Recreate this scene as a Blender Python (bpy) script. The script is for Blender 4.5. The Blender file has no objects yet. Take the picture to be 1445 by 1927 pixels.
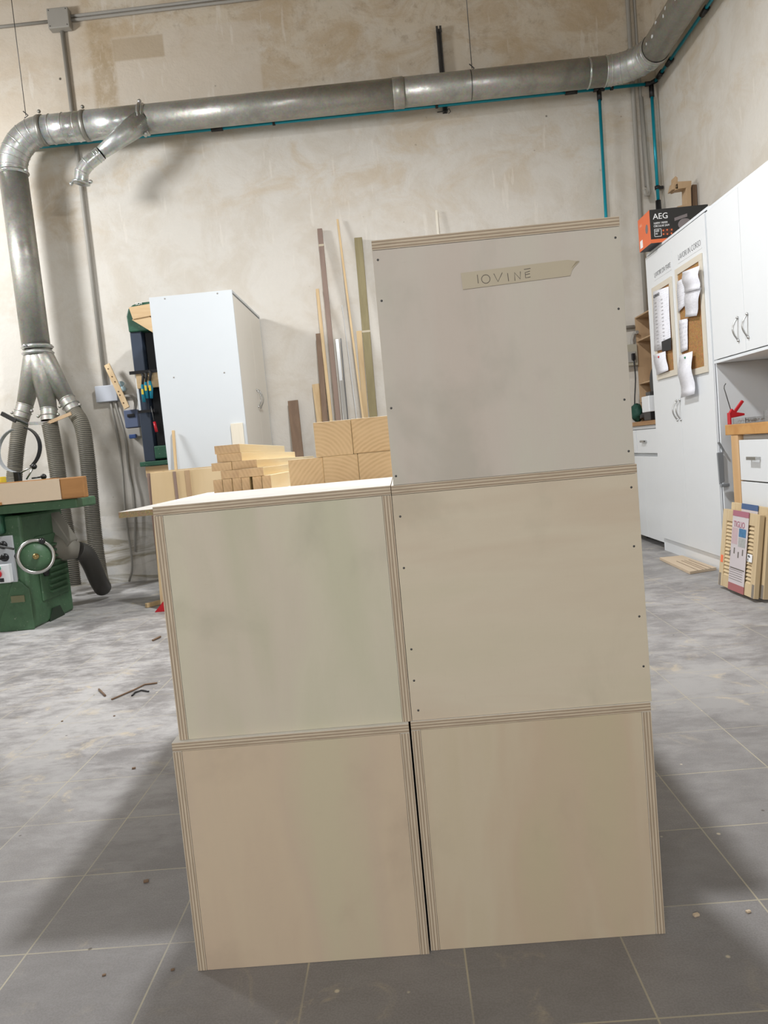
import bpy, bmesh, math, random
from mathutils import Vector, Matrix
random.seed(7)
SC = bpy.context.scene
COL = SC.collection

# ------------------------------------------------------------------ camera
F = 1406.0; CX = 722.5; CY = 963.5; CAMZ = 1.05
def cam_axes(pitch=-4.55, roll=5.243, yaw=-1.573):
    p, r, y = map(math.radians, (pitch, roll, yaw))
    fwd = Vector((math.sin(y)*math.cos(p), math.cos(y)*math.cos(p), math.sin(p)))
    rt = Vector((math.cos(y), -math.sin(y), 0)); dn = fwd.cross(rt)
    return math.cos(r)*rt + math.sin(r)*dn, -math.sin(r)*rt + math.cos(r)*dn, fwd
RT, DN, FW = cam_axes()
CAM = Vector((0, 0, CAMZ))
cd = bpy.data.cameras.new('camera'); cam = bpy.data.objects.new('camera', cd); COL.objects.link(cam)
cam.matrix_world = Matrix.Translation(CAM) @ Matrix((RT, -DN, -FW)).transposed().to_4x4()
cd.sensor_fit = 'VERTICAL'; cd.sensor_height = 36; cd.lens = F/1927*36
cd.clip_start = 0.05; cd.clip_end = 60
SC.camera = cam

# ------------------------------------------------------------------ light and exposure
SC.view_settings.view_transform = 'Standard'; SC.view_settings.look = 'None'
SC.view_settings.exposure = 0.0; SC.view_settings.gamma = 1.0
try: SC.view_settings.use_curve_mapping = False
except Exception: pass
w = bpy.data.worlds.new('World'); SC.world = w; w.use_nodes = True
w.node_tree.nodes['Background'].inputs[0].default_value = (0.8, 0.85, 0.9, 1)
w.node_tree.nodes['Background'].inputs[1].default_value = 0.05
def lamp(name, loc, target, power, size, size_y=None, color=(.985, 1, 1.02)):
    l = bpy.data.lights.new(name, 'AREA'); l.energy = power; l.color = color
    l.shape = 'RECTANGLE' if size_y else 'DISK'; l.size = size
    if size_y: l.size_y = size_y
    o = bpy.data.objects.new(name, l); COL.objects.link(o)
    o.location = loc
    o.rotation_euler = (Vector(target)-Vector(loc)).to_track_quat('-Z', 'Y').to_euler()
    return o
LAMPS = [  # place, aim, watts, size, second size
    ((-.10, 3.85, 4.3), (-.1, 3.85, 0), 168, .30, None),      # the lamp hanging over the work table
    ((-5.0, 4.7, 4.0), (-3.4, 6.6, 1.6), 165, .9, None),     # the lamp over the machines on the left
    ((-1.2, -3.5, 2.6), (0, 3.5, 1.4), 148, 2.2, 1.6),        # added fill light, unseen behind the camera, brightens the box fronts
]
for k, (a_, b_, p_, s1_, s2_) in enumerate(LAMPS):
    lamp('fill_light' if s2_ else 'ceiling_lamp', a_, b_, p_, s1_, s2_)

# ------------------------------------------------------------------ points from the photograph
def ray(x, y): return RT*((x-CX)/F) + DN*((y-CY)/F) + FW
def W(x, y, X=None, Y=None, Z=None):
    d = ray(x, y)
    t = X/d.x if X is not None else (Y/d.y if Y is not None else (Z-CAMZ)/d.z)
    return CAM + d*t

# ------------------------------------------------------------------ materials
def lin(c):
    return tuple(((v/255)/12.92 if v/255 <= .04045 else (((v/255)+.055)/1.055)**2.4) for v in c)
def newmat(name):
    m = bpy.data.materials.new(name); m.use_nodes = True
    nt = m.node_tree; b = nt.nodes['Principled BSDF']
    return m, nt, b
def N(nt, t, **kw):
    n = nt.nodes.new(t)
    for k, v in kw.items(): setattr(n, k, v)
    return n
def coords(nt, kind='Object', scale=(1, 1, 1), rot=(0, 0, 0), loc=(0, 0, 0)):
    t = N(nt, 'ShaderNodeTexCoord'); mp = N(nt, 'ShaderNodeMapping')
    if kind == 'World':
        g = N(nt, 'ShaderNodeNewGeometry'); nt.links.new(g.outputs['Position'], mp.inputs[0])
    else: nt.links.new(t.outputs[kind], mp.inputs[0])
    mp.inputs['Scale'].default_value = scale; mp.inputs['Rotation'].default_value = rot; mp.inputs['Location'].default_value = loc
    return mp.outputs[0]
def noise(nt, vec, scale, detail=4, rough=.55, dist=0):
    n = N(nt, 'ShaderNodeTexNoise'); nt.links.new(vec, n.inputs['Vector'])
    n.inputs['Scale'].default_value = scale; n.inputs['Detail'].default_value = detail
    n.inputs['Roughness'].default_value = rough; n.inputs['Distortion'].default_value = dist
    return n.outputs['Fac']
def ramp(nt, fac, stops, interp='LINEAR'):
    r = N(nt, 'ShaderNodeValToRGB'); r.color_ramp.interpolation = interp
    e = r.color_ramp.elements
    while len(e) < len(stops): e.new(.5)
    for i, (p, c) in enumerate(stops):
        e[i].position = p; e[i].color = (*c, 1) if len(c) == 3 else c
    nt.links.new(fac, r.inputs[0]); return r.outputs[0]
def mix(nt, fac, a, b, mode='MIX'):
    m = N(nt, 'ShaderNodeMix', data_type='RGBA', blend_type=mode)
    for s, v in ((m.inputs[0], fac), (m.inputs[6], a), (m.inputs[7], b)):
        if isinstance(v, (int, float)): s.default_value = v
        elif isinstance(v, tuple): s.default_value = (*v, 1)
        else: nt.links.new(v, s)
    return m.outputs[2]
def math_(nt, op, a, b=0.0, c=None):
    m = N(nt, 'ShaderNodeMath', operation=op)
    for i, v in enumerate((a, b) + ((c,) if c is not None else ())):
        if isinstance(v, (int, float)): m.inputs[i].default_value = v
        else: nt.links.new(v, m.inputs[i])
    return m.outputs[0]
def mapr(nt, v, a, b, c=0., d=1.):
    m = N(nt, 'ShaderNodeMapRange'); nt.links.new(v, m.inputs[0])
    for i, x in enumerate((a, b, c, d)): m.inputs[i+1].default_value = x
    m.interpolation_type = 'SMOOTHSTEP'
    return m.outputs[0]
def bump(nt, b, h, strength=.2, dist=.01):
    n = N(nt, 'ShaderNodeBump'); n.inputs['Strength'].default_value = strength; n.inputs['Distance'].default_value = dist
    nt.links.new(h, n.inputs['Height']); nt.links.new(n.outputs[0], b.inputs['Normal'])
G1 = (0, 0, 0); G2 = (1, 1, 1)
_m = {}
def plain(name, c, rough=.5, metal=0., var=.06, scale=8., spec=.5, trans=0.):
    if name in _m: return _m[name]
    m, nt, b = newmat(name); c = lin(c)
    f = noise(nt, coords(nt, 'Object'), scale, 5)
    col = mix(nt, f, tuple(v*(1-var) for v in c), tuple(min(1, v*(1+var)) for v in c))
    nt.links.new(col, b.inputs['Base Color'])
    b.inputs['Roughness'].default_value = rough; b.inputs['Metallic'].default_value = metal
    b.inputs['Specular IOR Level'].default_value = spec
    b.inputs['Transmission Weight'].default_value = trans
    _m[name] = m; return m
def wood(name, c1, c2, stretch=(1, 1, 12), scale=10., rough=.6, kind='Object', fine=.25, loc=(0, 0, 0), bmp=.1):
    if name in _m: return _m[name]
    m, nt, b = newmat(name); c1 = lin(c1); c2 = lin(c2)
    s = tuple(1/v for v in stretch)
    v = coords(nt, kind, scale=s, loc=loc)
    a = noise(nt, v, scale, 4, .6, .6); f = noise(nt, v, scale*9, 3, .7)
    col = mix(nt, mapr(nt, a, .3, .7), c1, c2)
    col = mix(nt, fine, col, mix(nt, f, tuple(x*.75 for x in c1), c2), 'MIX')
    nt.links.new(col, b.inputs['Base Color']); b.inputs['Roughness'].default_value = rough
    bump(nt, b, f, bmp, .002)
    _m[name] = m; return m
def ply_edge(axis):
    name = 'ply_edge_'+'xyz'[axis]
    if name in _m: return _m[name]
    m, nt, b = newmat(name)
    sep = N(nt, 'ShaderNodeSeparateXYZ'); t = N(nt, 'ShaderNodeTexCoord'); nt.links.new(t.outputs['Generated'], sep.inputs[0])
    g = coords(nt, 'Object', scale=tuple(14 if i == axis else 2.2 for i in range(3)))
    wob = noise(nt, g, 6, 3, .6)
    val = math_(nt, 'ADD', sep.outputs[axis], math_(nt, 'MULTIPLY', math_(nt, 'SUBTRACT', wob, .5), .045))
    L = lin((210, 194, 170)); D = lin((160, 140, 118)); M = lin((192, 174, 150)); K = lin((126, 106, 86))
    stops = [(0, L), (.10, L), (.125, K), (.15, D), (.28, M), (.30, L), (.42, L), (.45, K), (.47, D), (.60, M), (.63, L), (.76, L), (.79, K), (.81, D), (.92, M), (.94, L)]
    col = ramp(nt, val, stops)
    st = noise(nt, coords(nt, 'Object', scale=tuple(60 if i == axis else 3 for i in range(3))), 5, 4, .7)
    col = mix(nt, mapr(nt, st, .45, .75, 0, .45), col, lin((140, 124, 102)))
    nt.links.new(col, b.inputs['Base Color']); b.inputs['Roughness'].default_value = .7
    bump(nt, b, st, .2, .002)
    _m[name] = m; return m
def veneer(name, cols, seed, horiz=False):
    """pale peeled poplar: broad soft colour drifts along the grain and a very fine fibre"""
    mean = tuple(sum(c[i] for c in cols)/len(cols) for i in range(3)); cols = [tuple(m_+(c[i]-m_)*.6 for i, m_ in enumerate(mean)) for c in cols]
    m, nt, b = newmat(name)
    sc = (.55, 1, 2.6) if horiz else (2.6, 1, .55)
    v = coords(nt, 'Object', scale=sc, loc=(seed*3.1, 0, seed*1.7))
    a = noise(nt, v, 1.9, 4, .5, .35)
    col = ramp(nt, a, [(.32, lin(cols[0])), (.45, lin(cols[1])), (.55, lin(cols[2])), (.68, lin(cols[3]))])
    sm = noise(nt, coords(nt, 'Object', scale=(1.3, 1, 1.0), loc=(seed, seed*.3, 1)), 3.4, 5, .55, .3)
    col = mix(nt, mapr(nt, sm, .52, .74, 0, .45), col, lin(tuple(c*.86 for c in cols[0])))
    f1 = noise(nt, coords(nt, 'Object', scale=(6, 6, 90) if horiz else (90, 6, 6)), 5, 4, .7)
    f2 = noise(nt, coords(nt, 'Object', scale=(90, 6, 6) if horiz else (6, 6, 90)), 6, 2, .6)
    col = mix(nt, math_(nt, 'MULTIPLY', f1, .16), col, lin((196, 180, 150)))
    col = mix(nt, mapr(nt, f2, .6, .8, 0, .06), col, lin((150, 135, 110)))
    nt.links.new(col, b.inputs['Base Color']); b.inputs['Roughness'].default_value = .62
    b.inputs['Specular IOR Level'].default_value = .3
    return m
def endgrain(name, cx, cz, base=(216, 184, 140), ring=(176, 136, 92)):
    m, nt, b = newmat(name)
    v = coords(nt, 'Object', loc=(cx, 0, cz))
    wv = N(nt, 'ShaderNodeTexWave', wave_type='RINGS', rings_direction='Y'); nt.links.new(v, wv.inputs[0])
    wv.inputs['Scale'].default_value = 26; wv.inputs['Distortion'].default_value = 1.6; wv.inputs['Detail'].default_value = 3; wv.inputs['Detail Scale'].default_value = 1.5
    n = noise(nt, v, 18, 4)
    col = mix(nt, math_(nt, 'MULTIPLY', wv.outputs['Fac'], .38), lin(base), lin(ring))
    col = mix(nt, mapr(nt, n, .35, .7, 0, .6), col, lin((218, 186, 142)))
    nt.links.new(col, b.inputs['Base Color']); b.inputs['Roughness'].default_value = .75
    return m
def galvanised(name, c=(176, 176, 170), rough=.34):
    if name in _m: return _m[name]
    m, nt, b = newmat(name); c = lin(c)
    v = coords(nt, 'World')
    vo = N(nt, 'ShaderNodeTexVoronoi'); nt.links.new(v, vo.inputs['Vector']); vo.inputs['Scale'].default_value = 70
    n = noise(nt, v, 5, 5, .6)
    col = mix(nt, .18, c, vo.outputs['Color'], 'MULTIPLY')
    col = mix(nt, mapr(nt, n, .45, .7, 0, .6), col, tuple(x*.6 for x in c))
    nt.links.new(col, b.inputs['Base Color']); b.inputs['Metallic'].default_value = .78
    nt.links.new(mapr(nt, n, .3, .7, rough-.06, rough+.22), b.inputs['Roughness'])
    bump(nt, b, noise(nt, v, 9, 3), .15, .02)
    _m[name] = m; return m

# wall plaster: whitewash over old brown render, drips, chips and repaired squares
def wall_mat(name, axis):
    m, nt, b = newmat(name)
    v = coords(nt, 'World')
    g = N(nt, 'ShaderNodeNewGeometry'); s = N(nt, 'ShaderNodeSeparateXYZ'); nt.links.new(g.outputs['Position'], s.inputs[0])
    X = s.outputs[axis]; Z = s.outputs[2]
    white = lin((216, 211, 202)); warm = lin((206, 194, 176)); tan = lin((158, 136, 108)); dk = lin((120, 100, 80)); grey = lin((200, 199, 196))
    n1 = noise(nt, v, .55, 6, .6, .8); n2 = noise(nt, v, 2.6, 7, .65, .5); n3 = noise(nt, v, 11, 6, .7); n4 = noise(nt, coords(nt, 'World', scale=(.35, .35, 1.6)), 3.1, 6, .65, 1.2)
    col = mix(nt, mapr(nt, n2, .40, .66, 0, .8), white, lin((206, 198, 185)))
    # upper band of the wall is dirtier and browner
    hz = math_(nt, 'ADD', Z, math_(nt, 'MULTIPLY', math_(nt, 'SUBTRACT', n1, .5), 1.6))
    up = mapr(nt, hz, 4.15, 4.95)
    n5 = noise(nt, coords(nt, 'World', scale=(.8, .8, 1.3)), 2.2, 9, .72, .6)
    col = mix(nt, math_(nt, 'MULTIPLY', up, mapr(nt, n2, .25, .62, .4, .95)), col, lin((214, 202, 182)))
    col = mix(nt, math_(nt, 'MULTIPLY', up, mapr(nt, n5, .40, .66, 0, .7)), col, lin((190, 169, 140)))
    col = mix(nt, math_(nt, 'MULTIPLY', up, mapr(nt, n3, .50, .72, 0, .45)), col, lin((160, 140, 114)))
    mid = math_(nt, 'MULTIPLY', mapr(nt, hz, 2.9, 3.9), mapr(nt, n5, .45, .68, 0, .55))
    col = mix(nt, mid, col, lin((198, 178, 148)))
    # damp foot of the wall
    low = math_(nt, 'MULTIPLY', mapr(nt, math_(nt, 'SUBTRACT', 1.5, Z), 0, 1.2), mapr(nt, n2, .40, .62, .15, 1))
    col = mix(nt, low, col, grey)
    col = mix(nt, math_(nt, 'MULTIPLY', mapr(nt, math_(nt, 'SUBTRACT', .95, Z), 0, .7), mapr(nt, n4, .46, .6, 0, .8)), col, lin((138, 128, 102)))
    if axis == 0:
        # white repaint strokes high on the left and bare square inside them
        def rect(x0, x1, z0, z1, e=.05):
            a = math_(nt, 'MULTIPLY', mapr(nt, X, x0-e, x0+e), mapr(nt, X, x1-e, x1+e, 1, 0))
            c = math_(nt, 'MULTIPLY', mapr(nt, Z, z0-e, z0+e), mapr(nt, Z, z1-e, z1+e, 1, 0))
            return math_(nt, 'MULTIPLY', a, c)
        pw = lin((214, 203, 187))
        ed = mapr(nt, n2, .3, .65, .45, .85)
        for r in ((-2.62, -.98, 4.3, 4.86, .03), (-1.86, -.97, 4.4, 5.17, .012), (-2.35, -1.7, 4.6, 5.14, .02), (-3.6, -2.62, 4.2, 5.6, .12)):
            col = mix(nt, math_(nt, 'MULTIPLY', rect(*r), ed), col, pw)
        col = mix(nt, math_(nt, 'MULTIPLY', rect(-2.34, -1.86, 4.93, 5.13, .012), .6), col, lin((176, 156, 126)))
        col = mix(nt, math_(nt, 'MULTIPLY', rect(-2.56, -2.34, 4.45, 5.3, .03), mapr(nt, n3, .35, .6, .2, .7)), col, lin((176, 156, 126)))
        col = mix(nt, math_(nt, 'MULTIPLY', rect(-3.2, -2.85, 3.3, 3.95, .1), mapr(nt, n2, .4, .6, .1, .6)), col, lin((186, 166, 136)))
    # scrapes: thin pale strokes, dark pits
    sc = noise(nt, coords(nt, 'World', rot=(0, .9, 0), scale=(7, 7, 1)), 2.2, 2, .5)
    col = mix(nt, math_(nt, 'MULTIPLY', mapr(nt, sc, .66, .72, 0, .35), mapr(nt, Z, 2.6, 3.4)), col, lin((232, 226, 216)))
    vo = N(nt, 'ShaderNodeTexVoronoi'); nt.links.new(coords(nt, 'World', scale=(1, 1, 1)), vo.inputs['Vector']); vo.inputs['Scale'].default_value = 2.1; vo.inputs['Randomness'].default_value = 1
    pit = mapr(nt, vo.outputs['Distance'], .016, .034, 1, 0)
    col = mix(nt, math_(nt, 'MULTIPLY', pit, .85), col, lin((60, 52, 44)))
    fl = mapr(nt, math_(nt, 'ADD', n3, math_(nt, 'MULTIPLY', n1, .3)), .86, .92, 0, .5)
    col = mix(nt, fl, col, dk)
    nt.links.new(col, b.inputs['Base Color']); b.inputs['Roughness'].default_value = .9
    b.inputs['Specular IOR Level'].default_value = .2
    h = math_(nt, 'ADD', math_(nt, 'MULTIPLY', n2, .6), math_(nt, 'MULTIPLY', n3, .4))
    bump(nt, b, h, .45, .03)
    return m
def floor_mat():
    m, nt, b = newmat('grey_tile_floor')
    TX, TY = .327, .3135
    g = N(nt, 'ShaderNodeNewGeometry'); s = N(nt, 'ShaderNodeSeparateXYZ'); nt.links.new(g.outputs['Position'], s.inputs[0])
    v = coords(nt, 'World')
    def grout(o, off, t, wd):
        f = math_(nt, 'FRACT', math_(nt, 'DIVIDE', math_(nt, 'SUBTRACT', o, off-40*t), t))
        d = math_(nt, 'MULTIPLY', math_(nt, 'MINIMUM', f, math_(nt, 'SUBTRACT', 1, f)), t)
        return mapr(nt, d, wd*.55, wd*1.1, 1, 0)
    gr = math_(nt, 'MAXIMUM', grout(s.outputs[0], .043, TX, .0023), grout(s.outputs[1], 1.268, TY, .0022))
    # tile to tile tone
    cell = N(nt, 'ShaderNodeTexWhiteNoise', noise_dimensions='2D')
    cb = N(nt, 'ShaderNodeCombineXYZ')
    nt.links.new(math_(nt, 'FLOOR', math_(nt, 'DIVIDE', math_(nt, 'SUBTRACT', s.outputs[0], .043-40*TX), TX)), cb.inputs[0])
    nt.links.new(math_(nt, 'FLOOR', math_(nt, 'DIVIDE', math_(nt, 'SUBTRACT', s.outputs[1], 1.268-40*TY), TY)), cb.inputs[1])
    nt.links.new(cb.outputs[0], cell.inputs[0])
    n1 = noise(nt, v, 1.1, 6, .62, .8); n2 = noise(nt, v, 4.5, 7, .7, 1.2); n3 = noise(nt, v, 240, 2, .5)
    col = mix(nt, cell.outputs[0], lin((128, 125, 124)), lin((140, 137, 136)))
    col = mix(nt, math_(nt, 'MULTIPLY', mapr(nt, n3, .35, .65), .3), col, lin((98, 95, 92)))
    # dust swept in streaks, more of it far back and on the left
    far = mapr(nt, s.outputs[1], 1.3, 3.6, .16, 1)
    dv = noise(nt, coords(nt, 'World', scale=(1, 1.5, 1), rot=(0, 0, .35)), 5.0, 9, .72, .4)
    dv2 = noise(nt, coords(nt, 'World', scale=(.7, 1.6, 1), rot=(0, 0, -.25)), 14, 8, .75, .3)
    dvm = math_(nt, 'ADD', math_(nt, 'ADD', math_(nt, 'MULTIPLY', dv, .40), math_(nt, 'MULTIPLY', n1, .35)), math_(nt, 'MULTIPLY', dv2, .25))
    lf = mapr(nt, s.outputs[0], -1.2, 1.2, 1, .72)
    dust = math_(nt, 'MULTIPLY', math_(nt, 'MULTIPLY', mapr(nt, dvm, .42, .58, .12, 1), far), lf)
    col = mix(nt, math_(nt, 'MULTIPLY', dust, .68), col, lin((204, 202, 200)))
    yd = math_(nt, 'MULTIPLY', mapr(nt, n2, .55, .70), mapr(nt, n1, .42, .6, .05, .6))
    col = mix(nt, yd, col, lin((206, 190, 160)))
    dark = math_(nt, 'MULTIPLY', mapr(nt, noise(nt, v, 2.4, 8, .66, .6), .54, .70, 0, .32), far)
    col = mix(nt, dark, col, lin((104, 102, 104)))
    col = mix(nt, mapr(nt, noise(nt, v, 3.3, 4), .35, .65, .35, .95), col, mix(nt, gr, col, lin((184, 176, 154))))
    vo = N(nt, 'ShaderNodeTexVoronoi'); nt.links.new(v, vo.inputs['Vector']); vo.inputs['Scale'].default_value = 9
    crumbs = math_(nt, 'MULTIPLY', mapr(nt, vo.outputs['Distance'], .03, .06, 1, 0), .7)
    sp = N(nt, 'ShaderNodeSeparateXYZ'); nt.links.new(vo.outputs['Color'], sp.inputs[0])
    cc = mix(nt, mapr(nt, sp.outputs[0], .6, .62), lin((222, 210, 184)), lin((70, 60, 52)))
    col = mix(nt, crumbs, col, cc)
    nt.links.new(col, b.inputs['Base Color'])
    nt.links.new(mapr(nt, dust, 0, 1, .48, .8), b.inputs['Roughness'])
    b.inputs['Specular IOR Level'].default_value = .4
    bump(nt, b, math_(nt, 'ADD', math_(nt, 'MULTIPLY', gr, -.5), n2), .12, .006)
    return m
def cork_mat():
    if 'cork' in _m: return _m['cork']
    m, nt, b = newmat('cork'); v = coords(nt, 'Object')
    vo = N(nt, 'ShaderNodeTexVoronoi'); nt.links.new(v, vo.inputs['Vector']); vo.inputs['Scale'].default_value = 150
    col = mix(nt, noise(nt, v, 70, 4, .7), lin((206, 160, 100)), lin((140, 92, 48)))
    col = mix(nt, .35, col, vo.outputs['Color'], 'MULTIPLY')
    nt.links.new(col, b.inputs['Base Color']); b.inputs['Roughness'].default_value = .9
    _m['cork'] = m; return m
def paper_mat(name, lines=60., ink=.5, base=(238, 238, 244)):
    if name in _m: return _m[name]
    m, nt, b = newmat(name); t = N(nt, 'ShaderNodeTexCoord'); s = N(nt, 'ShaderNodeSeparateXYZ'); nt.links.new(t.outputs['Generated'], s.inputs[0])
    row = math_(nt, 'FRACT', math_(nt, 'MULTIPLY', s.outputs[2], lines))
    r = mapr(nt, row, .35, .45, 0, 1)
    n = noise(nt, coords(nt, 'Generated', scale=(1, 14, lines)), 3, 2, .5)
    n2 = noise(nt, coords(nt, 'Generated'), 5, 2)
    f = math_(nt, 'MULTIPLY', math_(nt, 'MULTIPLY', r, mapr(nt, n, .5, .55)), mapr(nt, n2, .42, .56, 0, ink*.6))
    col = mix(nt, f, lin(base), lin((120, 124, 140)))
    nt.links.new(col, b.inputs['Base Color']); b.inputs['Roughness'].default_value = .7
    _m[name] = m; return m
def chipboard_mat():
    m, nt, b = newmat('chipboard_core'); v = coords(nt, 'Object')
    vo = N(nt, 'ShaderNodeTexVoronoi'); nt.links.new(v, vo.inputs['Vector']); vo.inputs['Scale'].default_value = 320
    col = mix(nt, noise(nt, v, 260, 3, .6), lin((120, 96, 66)), lin((205, 182, 142)))
    col = mix(nt, .3, col, vo.outputs['Color'], 'MULTIPLY')
    nt.links.new(col, b.inputs['Base Color']); b.inputs['Roughness'].default_value = .9
    return m
def worn_green(name, c=(74, 108, 78)):
    if name in _m: return _m[name]
    m, nt, b = newmat(name); v = coords(nt, 'Object'); n = noise(nt, v, 7, 6, .7); n2 = noise(nt, v, 40, 5, .7)
    col = mix(nt, mapr(nt, n, .4, .7, 0, .5), lin(c), lin(tuple(x*.7 for x in c)))
    col = mix(nt, mapr(nt, n2, .62, .7, 0, .5), col, lin((170, 176, 160)))
    nt.links.new(col, b.inputs['Base Color']); b.inputs['Roughness'].default_value = .5
    _m[name] = m; return m

M_WHITE = plain('white_laminate', (226, 230, 233), .38, var=.015)
M_WHITE2 = plain('white_gloss_laminate', (228, 231, 233), .22, var=.015)
M_WARD = plain('white_wardrobe_laminate', (212, 217, 220), .42, var=.015)
M_CREAM = plain('cream_laminate_door', (236, 232, 222), .42, var=.02)
M_EDGE = plain('cream_edging', (214, 206, 190), .5)
M_BLACK = plain('black_plastic', (26, 26, 28), .35)
M_RUBBER = plain('black_rubber', (34, 33, 32), .7)
M_CHROME = plain('brushed_steel', (190, 190, 188), .28, 1., scale=30)
M_DARKST = plain('dark_steel', (92, 92, 92), .4, .8)
M_TEAL = plain('teal_painted_pipe', (18, 150, 170), .28, .3)
M_GREYP = plain('grey_plastic_conduit', (160, 156, 148), .55)
M_GALV = galvanised('galvanised_steel', (206, 208, 204), .30); M_GALVD = galvanised('dusty_galvanised_steel', (182, 180, 172), .40)
M_GREEN = worn_green('worn_green_enamel'); M_DGREEN = worn_green('dark_green_enamel', (36, 84, 62))
M_NAVY = plain('dark_blue_enamel', (46, 56, 72), .45, var=.2)
M_PINE = wood('pale_pine', (222, 196, 152), (200, 168, 122), (1, 1, 14), 14)
M_PINEY = wood('pine_grain_lengthwise', (244, 228, 192), (234, 210, 166), (1, 14, 1), 14)
M_PINEX = wood('pine_grain_across', (218, 190, 148), (196, 162, 118), (14, 1, 1), 14)
M_BEECH = wood('golden_beech', (206, 158, 98), (184, 132, 74), (4, 1, 1), 8)
M_BROWNW = wood('brown_hardwood', (134, 108, 84), (112, 88, 68), (1, 1, 14), 14)
M_MAUVEW = wood('mauve_hardwood', (148, 126, 112), (128, 106, 96), (1, 1, 14), 12)
M_TREATED = wood('green_treated_pine', (156, 144, 104), (126, 114, 76), (1, 1, 9), 12, fine=.4)
M_BIRCH = wood('birch_plywood', (216, 192, 152), (202, 176, 134), (1, 1, 2), 3, fine=.12)
M_MDF = plain('mdf_board', (206, 186, 160), .7, var=.03, scale=30)
M_OAK = wood('dark_oak_block', (176, 128, 76), (150, 104, 58), (6, 1, 1), 8)
M_PLYTAN = wood('tan_plywood', (190, 162, 128), (172, 142, 108), (1, 1, 3), 5, fine=.15)
M_SHUT = wood('sanded_shutter_pine', (214, 194, 158), (198, 174, 136), (1, 1, 10), 12, fine=.15)
M_CHIP = chipboard_mat()
M_HOSE = plain('grey_ribbed_hose', (128, 122, 108), .6, var=.25, scale=14)
M_HOSEG = plain('hose_groove_shade', (58, 55, 50), .6, var=.2)  # shade in the hose grooves, painted darker than the ribs
M_HOSED = plain('dark_flexible_hose', (62, 60, 56), .5, var=.15)
M_RED = plain('red_plastic', (190, 24, 38), .35)
M_BLUEH = plain('turquoise_clamp_grip', (20, 130, 156), .4)
M_YEL = plain('yellow_label', (226, 196, 60), .5)
M_TAPE = plain('masking_tape', (192, 180, 156), .55, var=.03)
M_INK = plain('pencil_grey', (112, 106, 100), .8)
M_BLACKINK = plain('black_print', (38, 38, 42), .6)
M_WHITEINK = plain('white_print', (240, 240, 240), .6)
M_ORANGE = plain('orange_card', (226, 112, 66), .5)
M_DCARD = plain('black_printed_card', (36, 36, 36), .4, var=.15)
M_PINK = plain('pink_print', (170, 108, 124), .5)
M_CLEAR = plain('clear_plastic', (225, 228, 230), .08, trans=.85, var=0)

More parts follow.
